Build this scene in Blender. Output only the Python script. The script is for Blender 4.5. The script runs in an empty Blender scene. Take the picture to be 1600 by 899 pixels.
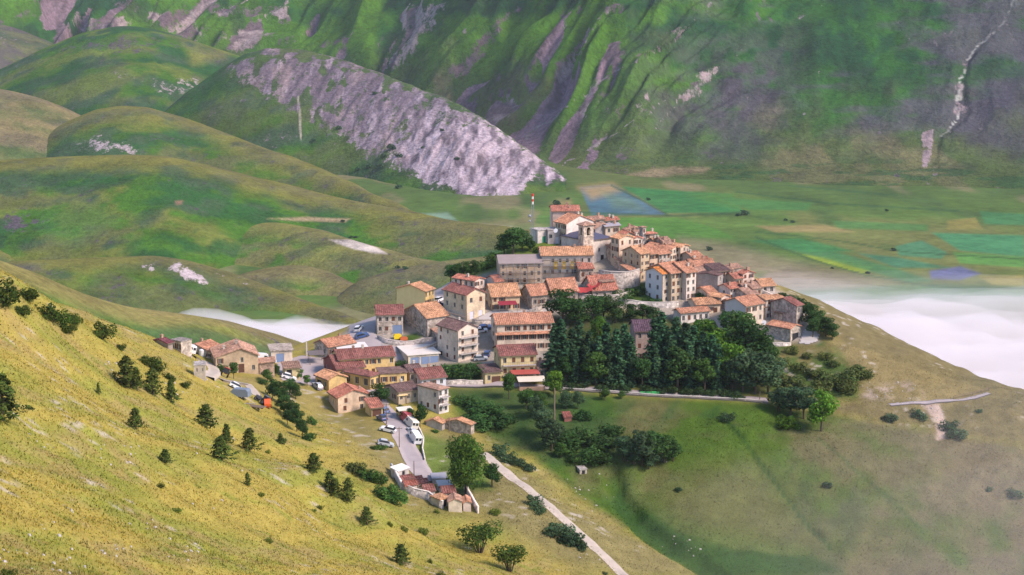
import bpy, bmesh, math, random
import numpy as np
from mathutils import Vector, Matrix

scene = bpy.context.scene
COL = scene.collection
R = math.radians
random.seed(7)
RNG = np.random.default_rng(7)

# ------------------------------------------------------------------ camera, sky, sun, exposure
F_PX, CX, CY, PITCH = 2800.0, 800.0, 449.5, R(11.1)
CAM = np.array([0.0, 0.0, 280.0])
cd = bpy.data.cameras.new('camera'); cam = bpy.data.objects.new('camera', cd); COL.objects.link(cam)
cam.location = CAM; cam.rotation_euler = (math.pi/2 - PITCH, 0, 0)
cd.sensor_width = 36.0; cd.lens = 36.0*F_PX/1600.0; cd.clip_start = 1.0; cd.clip_end = 20000.0
scene.camera = cam

SUN_DIR = Vector((0.66, -0.34, 0.67)).normalized()
world = bpy.data.worlds.new('World'); scene.world = world; world.use_nodes = True
wn = world.node_tree.nodes; wl = world.node_tree.links
sky = wn.new('ShaderNodeTexSky'); sky.sky_type = 'NISHITA'; sky.sun_disc = False
sky.sun_elevation = math.asin(SUN_DIR.z); sky.sun_rotation = math.atan2(SUN_DIR.x, SUN_DIR.y)
sky.altitude = 1400; sky.air_density = 1.0; sky.dust_density = 2.0; sky.ozone_density = 1.0
bg = wn['Background']; wl.new(sky.outputs[0], bg.inputs[0]); bg.inputs[1].default_value = 0.15
ld = bpy.data.lights.new('sun', 'SUN'); ld.energy = 2.9; ld.angle = R(17); ld.color = (1.0, 0.82, 0.70)
sun = bpy.data.objects.new('sun', ld); COL.objects.link(sun); sun.rotation_euler = SUN_DIR.to_track_quat('Z', 'Y').to_euler()
vs = scene.view_settings
vs.view_transform = 'Standard'; vs.look = 'None'; vs.exposure = 0.86; vs.gamma = 1.0; vs.use_curve_mapping = False
scene.cycles.use_denoising = True
scene.cycles.max_bounces = 8; scene.cycles.diffuse_bounces = 2; scene.cycles.glossy_bounces = 2
scene.cycles.transmission_bounces = 4; scene.cycles.transparent_max_bounces = 6; scene.cycles.volume_bounces = 7

# ------------------------------------------------------------------ projection helpers (pixel of the 1600x899 frame <-> world)
_c, _s = math.cos(PITCH), math.sin(PITCH)
def at(px, py, Y):
    xr = (px-CX)/F_PX; yu = -(py-CY)/F_PX
    d = np.array([xr, _c + yu*_s, -_s + yu*_c])
    return CAM + d*(Y/d[1])
def pix(P):
    P = np.asarray(P, float); v = P-CAM
    fw = v[..., 1]*_c - v[..., 2]*_s; up = v[..., 1]*_s + v[..., 2]*_c
    fw = np.maximum(fw, 1.0)
    return CX + F_PX*v[..., 0]/fw, CY - F_PX*up/fw

# ------------------------------------------------------------------ numpy noise
def vnoise(x, y, seed=0):
    xi = np.floor(x).astype(np.int64); yi = np.floor(y).astype(np.int64)
    fx = x-xi; fy = y-yi; fx = fx*fx*fx*(fx*(fx*6-15)+10); fy = fy*fy*fy*(fy*(fy*6-15)+10)
    def h(a, b):
        n = (a*374761393 + b*668265263 + seed*974634721) & 0x7fffffff
        n = ((n ^ (n >> 13))*1274126177) & 0x7fffffff
        return ((n ^ (n >> 16)) & 0xffff)/65535.0
    a = h(xi, yi); b = h(xi+1, yi); c = h(xi, yi+1); d = h(xi+1, yi+1)
    return (a*(1-fx)+b*fx)*(1-fy) + (c*(1-fx)+d*fx)*fy
def fbm(x, y, oct=4, seed=0, gain=0.5):
    s = 0; a = 1; t = 0
    for i in range(oct):
        s = s + a*vnoise(x*2**i + 17.3*i, y*2**i - 9.1*i, seed+i); t += a; a *= gain
    return s/t
def sstep(a, b, x):
    t = np.clip((x-a)/(b-a), 0, 1); return t*t*(3-2*t)
def poly_mask(px, py, poly, feather):
    """1 inside the polygon, falling to 0 over 'feather' outside/inside."""
    n = len(poly); inside = np.zeros(px.shape, bool); dmin = np.full(px.shape, 1e9)
    for i in range(n):
        x1, y1 = poly[i]; x2, y2 = poly[(i+1) % n]
        if y1 != y2:
            cnd = ((y1 > py) != (y2 > py)) & (px < (x2-x1)*(py-y1)/(y2-y1)+x1)
            inside ^= cnd
        dmin = np.minimum(dmin, seg_dist(px, py, x1, y1, x2, y2))
    sd = np.where(inside, dmin, -dmin)
    return sstep(-feather, feather, sd)
def seg_dist(px, py, x1, y1, x2, y2):
    dx, dy = x2-x1, y2-y1; L = dx*dx+dy*dy+1e-9
    t = np.clip(((px-x1)*dx+(py-y1)*dy)/L, 0, 1)
    return np.hypot(px-(x1+t*dx), py-(y1+t*dy))
def line_mask(px, py, pts, w):
    d = np.full(px.shape, 1e9)
    for (a, b), (c, e) in zip(pts[:-1], pts[1:]): d = np.minimum(d, seg_dist(px, py, a, b, c, e))
    return 1 - sstep(w*0.5, w*1.2, d)
def mixc(c, col, m):
    return c*(1-m[..., None]) + np.array(col)*m[..., None]

# ------------------------------------------------------------------ materials
def mat_new(name):
    m = bpy.data.materials.new(name); m.use_nodes = True
    nt = m.node_tree; b = nt.nodes['Principled BSDF']
    b.inputs['Roughness'].default_value = 0.9; b.inputs['Specular IOR Level'].default_value = 0.15
    return m, nt, b
def N(nt, t, **kw):
    n = nt.nodes.new(t)
    for k, v in kw.items():
        if k in n.inputs: n.inputs[k].default_value = v
        else: setattr(n, k, v)
    return n
def mat_flat(name, col, rough=0.85, spec=0.15, metal=0.0, var=0.12, scale=1.5):
    m, nt, b = mat_new(name)
    b.inputs['Roughness'].default_value = rough; b.inputs['Specular IOR Level'].default_value = spec
    b.inputs['Metallic'].default_value = metal
    tc = N(nt, 'ShaderNodeTexCoord'); no = N(nt, 'ShaderNodeTexNoise', Scale=scale, Detail=4.0)
    nt.links.new(tc.outputs['Object'], no.inputs['Vector'])
    mp = N(nt, 'ShaderNodeMapRange'); mp.inputs[3].default_value = 1-var; mp.inputs[4].default_value = 1+var
    nt.links.new(no.outputs['Fac'], mp.inputs[0])
    mx = N(nt, 'ShaderNodeVectorMath', operation='SCALE'); mx.inputs[0].default_value = col[:3]
    nt.links.new(mp.outputs[0], mx.inputs['Scale']); nt.links.new(mx.outputs[0], b.inputs['Base Color'])
    return m
def mat_objcol(name, rough=0.9, spec=0.1, s1=0.35, s2=2.5, v1=0.25, v2=0.25, stain=0.0, bump=0.0, vor=0.0, metal=0.0):
    """base colour from the object's colour, broken up with procedural wear."""
    m, nt, b = mat_new(name); L = nt.links.new
    b.inputs['Roughness'].default_value = rough; b.inputs['Specular IOR Level'].default_value = spec
    b.inputs['Metallic'].default_value = metal
    oi = N(nt, 'ShaderNodeObjectInfo'); tc = N(nt, 'ShaderNodeTexCoord')
    ad = N(nt, 'ShaderNodeVectorMath', operation='ADD'); L(tc.outputs['Object'], ad.inputs[0]); L(oi.outputs['Random'], ad.inputs[1])
    n1 = N(nt, 'ShaderNodeTexNoise', Scale=s1, Detail=3.0); n2 = N(nt, 'ShaderNodeTexNoise', Scale=s2, Detail=5.0, Roughness=0.65)
    L(ad.outputs[0], n1.inputs['Vector']); L(ad.outputs[0], n2.inputs['Vector'])
    a1 = N(nt, 'ShaderNodeMapRange'); a1.inputs[1].default_value = .3; a1.inputs[2].default_value = .7; a1.inputs[3].default_value = 1-v1; a1.inputs[4].default_value = 1+v1*.6
    a2 = N(nt, 'ShaderNodeMapRange'); a2.inputs[1].default_value = .3; a2.inputs[2].default_value = .7; a2.inputs[3].default_value = 1-v2; a2.inputs[4].default_value = 1+v2*.6
    L(n1.outputs['Fac'], a1.inputs[0]); L(n2.outputs['Fac'], a2.inputs[0])
    mu = N(nt, 'ShaderNodeMath', operation='MULTIPLY'); L(a1.outputs[0], mu.inputs[0]); L(a2.outputs[0], mu.inputs[1])
    last = mu.outputs[0]
    if vor:
        vo = N(nt, 'ShaderNodeTexVoronoi', Scale=vor); L(tc.outputs['Object'], vo.inputs['Vector'])
        sp = N(nt, 'ShaderNodeSeparateColor'); L(vo.outputs['Color'], sp.inputs[0])
        a3 = N(nt, 'ShaderNodeMapRange'); a3.inputs[3].default_value = .62; a3.inputs[4].default_value = 1.3; L(sp.outputs[0], a3.inputs[0])
        m2 = N(nt, 'ShaderNodeMath', operation='MULTIPLY'); L(last, m2.inputs[0]); L(a3.outputs[0], m2.inputs[1]); last = m2.outputs[0]
    sc = N(nt, 'ShaderNodeVectorMath', operation='SCALE'); L(oi.outputs['Color'], sc.inputs[0]); L(last, sc.inputs['Scale'])
    out = sc.outputs[0]
    if stain:
        n3 = N(nt, 'ShaderNodeTexNoise', Scale=0.6, Detail=6.0, Roughness=0.7); mp = N(nt, 'ShaderNodeMapping'); mp.inputs['Scale'].default_value = (1, 1, .35)
        L(ad.outputs[0], mp.inputs['Vector']); L(mp.outputs[0], n3.inputs['Vector'])
        a4 = N(nt, 'ShaderNodeMapRange'); a4.inputs[1].default_value = .52; a4.inputs[2].default_value = .72; a4.inputs[4].default_value = stain
        L(n3.outputs['Fac'], a4.inputs[0])
        mx = N(nt, 'ShaderNodeMix', data_type='RGBA'); L(a4.outputs[0], mx.inputs[0]); L(out, mx.inputs[6]); mx.inputs[7].default_value = (.20, .17, .15, 1); out = mx.outputs[2]
    L(out, b.inputs['Base Color'])
    if bump:
        bp = N(nt, 'ShaderNodeBump', Strength=bump, Distance=0.15); L(n2.outputs['Fac'], bp.inputs['Height']); L(bp.outputs[0], b.inputs['Normal'])
    return m
def mat_ground(name, s1, s2, bump, dist, v=0.35, rk=None):
    """colour from the mesh's surface-colour attribute x fine procedural variation."""
    m, nt, b = mat_new(name); L = nt.links.new
    at_ = N(nt, 'ShaderNodeVertexColor', layer_name='surface')
    ge = N(nt, 'ShaderNodeNewGeometry')
    n1 = N(nt, 'ShaderNodeTexNoise', Scale=s1, Detail=8.0, Roughness=0.65); n2 = N(nt, 'ShaderNodeTexNoise', Scale=s2, Detail=5.0, Roughness=0.7)
    L(ge.outputs['Position'], n1.inputs['Vector']); L(ge.outputs['Position'], n2.inputs['Vector'])
    ad = N(nt, 'ShaderNodeMath', operation='ADD'); L(n1.outputs['Fac'], ad.inputs[0]); L(n2.outputs['Fac'], ad.inputs[1])
    a1 = N(nt, 'ShaderNodeMapRange'); a1.inputs[1].default_value = .7; a1.inputs[2].default_value = 1.3; a1.inputs[3].default_value = 1-v; a1.inputs[4].default_value = 1+v
    L(ad.outputs[0], a1.inputs[0])
    sc = N(nt, 'ShaderNodeVectorMath', operation='SCALE'); L(at_.outputs['Color'], sc.inputs[0]); L(a1.outputs[0], sc.inputs['Scale'])
    out = sc.outputs[0]
    if rk:                                                    # bare rock breaks through the turf in fine ragged pieces
        ra = N(nt, 'ShaderNodeVertexColor', layer_name='rock')
        n3 = N(nt, 'ShaderNodeTexNoise', Scale=rk, Detail=8.0, Roughness=0.78); mp = N(nt, 'ShaderNodeMapping'); mp.inputs['Scale'].default_value = (1.0, .55, .55)
        L(ge.outputs['Position'], mp.inputs['Vector']); L(mp.outputs[0], n3.inputs['Vector'])
        sb = N(nt, 'ShaderNodeMath', operation='MULTIPLY_ADD'); L(ra.outputs['Alpha'], sb.inputs[0]); sb.inputs[1].default_value = .48; sb.inputs[2].default_value = -.29
        ad3 = N(nt, 'ShaderNodeMath', operation='ADD'); L(n3.outputs['Fac'], ad3.inputs[0]); L(sb.outputs[0], ad3.inputs[1])
        a3 = N(nt, 'ShaderNodeMapRange', interpolation_type='SMOOTHSTEP'); a3.inputs[1].default_value = .47; a3.inputs[2].default_value = .57; L(ad3.outputs[0], a3.inputs[0])
        n4 = N(nt, 'ShaderNodeTexNoise', Scale=rk*2.2, Detail=4.0, Roughness=0.7); L(ge.outputs['Position'], n4.inputs['Vector'])
        a4 = N(nt, 'ShaderNodeMapRange'); a4.inputs[1].default_value = .3; a4.inputs[2].default_value = .7; a4.inputs[3].default_value = .55; a4.inputs[4].default_value = 1.35; L(n4.outputs['Fac'], a4.inputs[0])
        sr = N(nt, 'ShaderNodeVectorMath', operation='SCALE'); L(ra.outputs['Color'], sr.inputs[0]); L(a4.outputs[0], sr.inputs['Scale'])
        mx = N(nt, 'ShaderNodeMix', data_type='RGBA'); L(a3.outputs[0], mx.inputs[0]); L(out, mx.inputs[6]); L(sr.outputs[0], mx.inputs[7]); out = mx.outputs[2]
    L(out, b.inputs['Base Color'])
    bp = N(nt, 'ShaderNodeBump', Strength=bump, Distance=dist); L(ad.outputs[0], bp.inputs['Height']); L(bp.outputs[0], b.inputs['Normal'])
    b.inputs['Specular IOR Level'].default_value = 0.05; b.inputs['Roughness'].default_value = 1.0
    return m
def mat_leaf(name, transl=0.3):
    m, nt, b = mat_new(name); L = nt.links.new
    oi = N(nt, 'ShaderNodeObjectInfo'); at_ = N(nt, 'ShaderNodeVertexColor', layer_name='surface')
    mx = N(nt, 'ShaderNodeVectorMath', operation='MULTIPLY'); L(oi.outputs['Color'], mx.inputs[0]); L(at_.outputs['Color'], mx.inputs[1])
    L(mx.outputs[0], b.inputs['Base Color']); b.inputs['Roughness'].default_value = .8; b.inputs['Specular IOR Level'].default_value = 0.1
    tr = N(nt, 'ShaderNodeBsdfTranslucent'); L(mx.outputs[0], tr.inputs[0])
    ms = N(nt, 'ShaderNodeMixShader'); ms.inputs[0].default_value = transl
    L(b.outputs[0], ms.inputs[1]); L(tr.outputs[0], ms.inputs[2]); L(ms.outputs[0], nt.nodes['Material Output'].inputs[0])
    return m
M = {
 'hillside': mat_ground('hillside_grass', 0.25, 2.2, 0.5, 0.5, 0.30),
 'hills':    mat_ground('hill_grass', 0.03, 0.22, 0.8, 4.0, 0.42, .10),
 'mountain': mat_ground('mountain_slope', 0.02, 0.14, 0.9, 7.0, 0.46, .055),
 'plain':    mat_ground('plain_fields', 0.014, 0.09, 0.3, 1.5, 0.34),
 'grass':    mat_ground('grass_blades', 0.3, 3.0, 0.0, 0.1, 0.25),
 'blades':   mat_leaf('meadow_blades', .5),
 'plaster':  mat_objcol('plaster', s1=.25, s2=1.6, v1=.22, v2=.20, stain=.45),
 'stone':    mat_objcol('rubble_stone', s1=.4, s2=2.0, v1=.2, v2=.3, stain=.35, vor=1.6, bump=.4),
 'tile':     mat_objcol('roof_tiles', s1=.35, s2=3.0, v1=.3, v2=.3, stain=.28, vor=2.6, bump=.5),
 'sheet':    mat_objcol('painted_surface', rough=.6, spec=.3, s1=.3, s2=2.0, v1=.08, v2=.08),
 'car':      mat_objcol('car_paint', rough=.3, spec=.5, s1=.3, s2=2.0, v1=.02, v2=.02),
 'leaf':     mat_leaf('leaves', .46),
 'needle':   mat_leaf('needles', .42),
 'glass':    mat_flat('window_glass', (.025, .03, .04), .15, .5, 0, .2),
 'dark':     mat_flat('dark_opening', (.02, .018, .018), .9, .1),
 'frame':    mat_flat('pale_frame', (.5, .47, .42), .7),
 'shutter':  mat_flat('brown_shutter', (.13, .06, .04), .7),
 'bark':     mat_flat('bark', (.09, .07, .055), .95, .05, 0, .3, 6),
 'tyre':     mat_flat('tyre_rubber', (.02, .02, .02), .9),
 'metal':    mat_flat('grey_metal', (.28, .29, .31), .5, .5, .5),
 'wood':     mat_flat('weathered_wood', (.17, .13, .1), .9, .1, 0, .3, 4),
 'asphalt':  mat_flat('asphalt', (.35, .305, .31), .95, .1, 0, .22, .35),
 'dirt':     mat_flat('dirt_track', (.42, .36, .31), 1, .05, 0, .25, .5),
 'concrete': mat_flat('concrete', (.42, .39, .38), .9, .1, 0, .2, .7),
 'rock':     mat_flat('limestone', (.40, .37, .345), .95, .1, 0, .25, 2),
 'lampglass': mat_flat('headlamp_glass', (.6, .6, .58), .2, .5),
}

# ------------------------------------------------------------------ object helpers
def tag(o, label=None, cat=None, group=None, kind=None):
    if label: o['label'] = label
    if cat: o['category'] = cat
    if group: o['group'] = group
    if kind: o['kind'] = kind
    return o
def link(o, parent=None):
    COL.objects.link(o)
    if parent is not None: o.parent = parent
    return o
def empty(name, loc=(0, 0, 0), rz=0.0):
    o = bpy.data.objects.new(name, None); o.empty_display_size = 0.5; COL.objects.link(o)
    o.location = [float(v) for v in loc]; o.rotation_euler = (0, 0, rz); return o
def mesh_np(name, V, Fq, mats, col=None, smooth=False, mi=None, rock=None, nrm=None):
    V = np.asarray(V, np.float32); Fq = np.asarray(Fq, np.int32)
    me = bpy.data.meshes.new(name); k = Fq.shape[1]; nf = Fq.shape[0]
    me.vertices.add(len(V)); me.vertices.foreach_set('co', V.ravel())
    me.loops.add(nf*k); me.loops.foreach_set('vertex_index', Fq.ravel())
    me.polygons.add(nf); me.polygons.foreach_set('loop_start', np.arange(nf, dtype=np.int32)*k)
    me.polygons.foreach_set('loop_total', np.full(nf, k, np.int32))
    if mi is not None: me.polygons.foreach_set('material_index', np.asarray(mi, np.int32))
    if smooth: me.polygons.foreach_set('use_smooth', np.ones(nf, bool))
    for m in (mats if isinstance(mats, (list, tuple)) else [mats]): me.materials.append(m)
    if col is not None:
        a = me.color_attributes.new('surface', 'FLOAT_COLOR', 'POINT')
        c4 = np.ones((len(V), 4), np.float32); c4[:, :3] = col; a.data.foreach_set('color', c4.ravel())
    if rock is not None:
        a = me.color_attributes.new('rock', 'FLOAT_COLOR', 'POINT'); a.data.foreach_set('color', np.asarray(rock, np.float32).ravel())
    me.update(calc_edges=True); me.validate()
    if nrm is not None:
        me.polygons.foreach_set('use_smooth', np.ones(nf, bool)); me.normals_split_custom_set_from_vertices(np.asarray(nrm, np.float32))
    return me
class MB:
    """collects polygons of one part, then links them as one mesh object."""
    def __init__(s): s.v = []; s.f = []; s.mi = []
    def poly(s, pts, mi=0):
        n = len(s.v); s.v += [tuple(float(c) for c in p) for p in pts]; s.f.append(tuple(range(n, n+len(pts)))); s.mi.append(mi)
    def box(s, x0, y0, z0, x1, y1, z1, mi=0):
        n = len(s.v); s.v += [(x0,y0,z0),(x1,y0,z0),(x1,y1,z0),(x0,y1,z0),(x0,y0,z1),(x1,y0,z1),(x1,y1,z1),(x0,y1,z1)]
        for q in ((0,3,2,1),(4,5,6,7),(0,1,5,4),(1,2,6,5),(2,3,7,6),(3,0,4,7)): s.f.append(tuple(n+i for i in q)); s.mi.append(mi)
    def prism(s, pts, dvec, mi=0):
        """closed solid: polygon swept along dvec"""
        n = len(s.v); k = len(pts); d = np.array(dvec, float)
        s.v += [tuple(map(float, p)) for p in pts] + [tuple(map(float, np.array(p)+d)) for p in pts]
        s.f.append(tuple(range(n, n+k))); s.mi.append(mi); s.f.append(tuple(range(n+2*k-1, n+k-1, -1))); s.mi.append(mi)
        for i in range(k): j = (i+1) % k; s.f.append((n+j, n+i, n+k+i, n+k+j)); s.mi.append(mi)
    def tube(s, p0, p1, r0, r1=None, k=6, mi=0):
        r1 = r0 if r1 is None else r1
        p0 = Vector(p0); p1 = Vector(p1); d = (p1-p0).normalized(); a = d.orthogonal().normalized(); b = d.cross(a); n = len(s.v)
        for p, r in ((p0, r0), (p1, r1)):
            for i in range(k):
                t = 2*math.pi*i/k; q = p + a*(r*math.cos(t)) + b*(r*math.sin(t)); s.v.append(tuple(q))
        for i in range(k): j = (i+1) % k; s.f.append((n+i, n+j, n+k+j, n+k+i)); s.mi.append(mi)
        s.f.append(tuple(n+k-1-i for i in range(k))); s.mi.append(mi); s.f.append(tuple(n+k+i for i in range(k))); s.mi.append(mi)
    def mesh(s, name, mats, smooth=False):
        me = bpy.data.meshes.new(name); me.from_pydata(s.v, [], s.f)
        for m in (mats if isinstance(mats, (list, tuple)) else [mats]): me.materials.append(m)
        me.polygons.foreach_set('material_index', s.mi)
        if smooth: me.polygons.foreach_set('use_smooth', [True]*len(s.f))
        bm = bmesh.new(); bm.from_mesh(me); bmesh.ops.recalc_face_normals(bm, faces=bm.faces); bm.to_mesh(me); bm.free()
        return me
    def build(s, name, mats, parent=None, color=None, smooth=False):
        o = bpy.data.objects.new(name, s.mesh(name, mats, smooth)); link(o, parent)
        if color is not None: o.color = (*color[:3], 1)
        return o
def copy_tree(o, parent=None):
    c = o.copy(); COL.objects.link(c); c.parent = parent
    for ch in list(o.children): copy_tree(ch, c)
    return c
def grid_faces(nu, nv):
    i = np.arange(nu-1)[:, None]; j = np.arange(nv-1)[None, :]
    a = i*nv+j
    return np.stack([a, a+nv, a+nv+1, a+1], -1).reshape(-1, 4)
# ------------------------------------------------------------------ the near hillside: foreground slope, saddle, village hill, valley flank
CP = [  # (px, py, distance) read off the place: ground points
 (0,899,185),(200,899,215),(400,899,250),(600,899,295),(800,899,340),(970,899,378),(1085,892,398),
 (0,750,225),(200,750,270),(400,750,315),(550,750,352),(660,757,404),(628,766,396),(700,797,388),(748,802,389),(850,835,384),(880,800,400),(800,745,416),
 (0,600,275),(150,620,320),(250,640,345),(350,690,362),(450,710,385),(550,700,415),(500,810,325),(600,810,358),
 (0,490,315),(60,500,343),(160,525,383),(200,570,362),(260,570,415),(300,600,398),(380,650,408),(460,660,430),(420,620,443),(520,665,440),
 (0,430,333),(100,485,360),(230,533,435),(290,552,460),(340,583,461),(400,585,466),(450,592,472),(440,562,495),(490,570,492),
 (480,600,472),(512,612,468),(527,645,458),(580,640,458),(620,650,452),(622,668,440),(645,708,428),(660,745,410),(690,680,444),(737,680,446),(760,716,424),
 (600,605,470),(650,610,470),(690,648,456),(530,590,481),(620,572,492),(690,572,492),(715,566,493),(750,562,496),(781,589,481),(838,592,482),(700,602,477),(760,602,478),
 (560,545,503),(560,510,520),(590,521,511),(630,521,513),(667,527,509),(700,525,512),(640,480,533),(680,470,540),(700,448,552),
 (728,500,519),(757,492,522),(690,505,516),(768,487,524),(812,486,525),(776,549,501),(864,549,503),(740,460,541),(830,484,526),(900,470,531),
 (779,443,544),(846,441,545),(925,428,550),(963,460,534),(985,446,541),(830,380,566),(866,383,566),(918,414,556),(955,418,555),(863,366,577),(905,362,580),(960,370,577),
 (966,420,553),(1000,438,546),(1046,417,553),(1075,416,553),(1034,475,529),(1087,470,530),(1104,434,546),(1130,458,534),(1177,447,538),(1210,459,534),(1124,494,522),(1063,506,518),
 (1163,522,511),(1192,521,511),(1243,512,514),(1234,536,506),(1251,534,506),(1277,525,509),(1206,495,521),(1200,540,505),
 (870,500,519),(950,500,519),(1000,500,519),(880,560,494),(980,570,491),(1090,570,491),(1180,560,496),
 (880,606,477),(1000,615,474),(1100,620,472),(1200,626,471),(1260,632,471),(1350,632,473),(1440,629,478),(1540,619,486),
 (1280,560,497),(1300,522,511),(1400,563,500),(1480,597,492),(1595,641,476),
 (1300,700,448),(1400,700,452),(1500,700,456),(1600,700,458),(1200,700,446),(1100,690,447),(1000,680,450),(960,640,464),
 (870,640,463),(800,640,463),(760,640,464),(850,690,446),(780,690,447),(900,740,432),(960,740,433),
 (970,790,424),(1010,830,413),(1060,860,404),(1110,899,396),(1000,740,435),(1050,770,428),(1200,780,428),(1350,780,431),(1500,780,434),(1600,780,436),
 (1150,850,410),(1250,860,411),(1400,870,413),(1600,880,414),(1250,899,403),(1450,899,407)]
WP = [(-140,430,196),(-100,440,185),(-110,520,150),(-70,560,143),(-40,585,146),(-140,650,95),(-60,650,108),(-10,640,128),(20,640,140),(60,620,150),(100,590,150),
      (130,560,146),(160,530,140),(200,500,132),(220,450,126),(210,380,118),(150,350,112),(100,370,118),(70,385,124),(-110,300,222),(-140,230,228),(-120,180,228),(-90,140,226),(0,140,206),(60,160,192),(80,250,170),
      (60,330,150),(-200,350,215),(-220,200,238),(-60,720,70),(60,700,95),(160,640,95),(260,560,80),(300,450,85),(260,330,95),(180,250,120),(-230,600,90),(150,180,160),(0,820,20),(200,760,20),(-200,760,30),(330,640,30)]
_P = [at(*c) for c in CP] + [np.array(w, float) for w in WP]
_P = np.array(_P); TX, TZ = _P[:, :2]/100.0, _P[:, 2]
def _phi(r2): return 0.5*r2*np.log(r2+1e-12)
_n = len(TX); _d2 = ((TX[:, None]-TX[None])**2).sum(-1)
_lam = np.array([2e-4]*len(CP)+[2e-2]*len(WP))
_A = np.zeros((_n+3, _n+3)); _A[:_n, :_n] = _phi(_d2)+np.diag(_lam); _A[:_n, _n] = 1; _A[:_n, _n+1:] = TX; _A[_n:, :_n] = _A[:_n, _n:].T
_w = np.linalg.solve(_A, np.concatenate([TZ, np.zeros(3)]))
def tps(x, y):
    x = np.asarray(x, float).ravel()/100; y = np.asarray(y, float).ravel()/100; out = np.empty_like(x)
    for i in range(0, len(x), 20000):
        a = x[i:i+20000]; b = y[i:i+20000]
        r2 = (a[:, None]-TX[None, :, 0])**2+(b[:, None]-TX[None, :, 1])**2
        out[i:i+20000] = _phi(r2)@_w[:_n] + _w[_n] + _w[_n+1]*a + _w[_n+2]*b
    return out
GX0, GX1, GY0, GY1, GD = -212.0, 276.0, 130.0, 770.0, 1.0
gx = np.arange(GX0, GX1+.01, GD); gy = np.arange(GY0, GY1+.01, GD)
XX, YY = np.meshgrid(gx, gy, indexing='ij')
_cx = np.arange(GX0, GX1+.01, 4.0); _cy = np.arange(GY0, GY1+.01, 4.0)      # smooth surface, sampled coarsely then refined
_CX, _CY = np.meshgrid(_cx, _cy, indexing='ij'); _CZ = tps(_CX, _CY).reshape(_CX.shape)
def bilin(Z, x0, y0, d, x, y):
    fx = np.clip((np.asarray(x)-x0)/d, 0, Z.shape[0]-1.001); fy = np.clip((np.asarray(y)-y0)/d, 0, Z.shape[1]-1.001)
    i = fx.astype(int); j = fy.astype(int); u = fx-i; v = fy-j
    return (Z[i, j]*(1-u)+Z[i+1, j]*u)*(1-v)+(Z[i, j+1]*(1-u)+Z[i+1, j+1]*u)*v
ZZ = bilin(_CZ, GX0, GY0, 4.0, XX, YY)
for _ in range(3):
    ZZ[1:-1, 1:-1] = (ZZ[:-2, 1:-1]+ZZ[2:, 1:-1]+ZZ[1:-1, :-2]+ZZ[1:-1, 2:]+2*ZZ[1:-1, 1:-1])/6
PXX, PYY = pix(np.stack([XX, YY, ZZ], -1))
VILL = poly_mask(PXX, PYY, [(300,540),(480,500),(700,420),(830,340),(1100,380),(1260,450),(1290,540),(1200,640),(760,640),(640,760),(580,700),(480,640),(330,600)], 12)
_cr = (XX*.80-YY*.35)                                   # contour direction of the foreground slope
nz = (fbm(XX/22, YY/22, 4, 3)-.5)*2.6 + (fbm(XX/4.5, YY/4.5, 3, 11)-.5)*.7 + (fbm(_cr/5, (XX*.35+YY*.8)/26, 3, 15)-.5)*.9
gully = line_mask(PXX, PYY, [(955,735),(965,775),(1000,820),(1040,850),(1090,880),(1125,905)], 16)*2.0 + line_mask(PXX, PYY, [(1130,655),(1180,720),(1240,790),(1290,850),(1310,860)], 3)*.5
ZZ = ZZ + nz*(1-.92*VILL)*sstep(130, 180, YY) - gully
ZG = ZZ
def zt(x, y): return bilin(ZG, GX0, GY0, GD, x, y)
def hit(px, py, ymin=150.0, ymax=720.0):
    """where the sight line of a pixel meets the hillside"""
    Y = np.arange(ymin, ymax, .25); xr = (px-CX)/F_PX; yu = -(py-CY)/F_PX
    d = np.array([xr, _c+yu*_s, -_s+yu*_c]); t = Y/d[1]
    x = d[0]*t; z = CAM[2]+d[2]*t; g = zt(x, Y); k = np.nonzero(z <= g)[0]
    k = k[0] if len(k) else len(Y)-1
    return np.array([x[k], Y[k], float(g[k])])

# surface colours of the hillside (vegetation, bare earth)
gold = np.array([.345,.262,.066]); olive = np.array([.232,.232,.046]); tan = np.array([.32,.225,.10]); lush = np.array([.075,.135,.020]); deep = np.array([.032,.078,.020])
n1 = fbm(XX/28, YY/28, 4, 21); n2 = fbm(XX/6, YY/6, 4, 22); n3 = fbm(_cr/4, (XX*.35+YY*.8)/30, 4, 23); n4 = fbm(XX/2.2, YY/2.2, 3, 24)
C = np.zeros(XX.shape+(3,))+gold
C = mixc(C, olive, sstep(.38, .62, n1*.5+n3*.5)); C = mixc(C, tan, sstep(.50, .66, n2*.5+n3*.5)*.75)
C = mixc(C, olive, np.full(XX.shape, .22)); C = mixc(C, (.17,.20,.03), sstep(.60, .74, n4*.45+n2*.55)*.7)
lower = poly_mask(PXX, PYY, [(380,600),(520,660),(640,790),(760,810),(900,900),(1110,905),(760,700),(700,660),(640,690),(560,640),(450,590)], 30)
C = mixc(C, (.195,.168,.070), np.clip(lower*.95*(.5+n1), 0, 1))
lawn = poly_mask(PXX, PYY, [(640,672),(700,690),(760,730),(770,770),(690,770),(655,720)], 8); C = mixc(C, (.10,.155,.03), lawn*.85)
valley = poly_mask(PXX, PYY, [(690,603),(800,606),(1000,618),(1210,628),(1600,700),(1700,960),(1120,960),(1085,890),(990,835),(900,775),(830,715),(765,690),(720,660)], 10)
vc = mixc(np.zeros_like(C)+lush*.80, (.110,.108,.042), sstep(.4, .65, n1*.6+n2*.4)); vc = mixc(vc, deep, sstep(.5, .7, n2*.4+n3*.6)*.7)
vc = mixc(vc, (.155,.128,.075), sstep(1080, 1550, PXX)*sstep(.25, .6, n1*.7+n2*.3)*.9)
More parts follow.
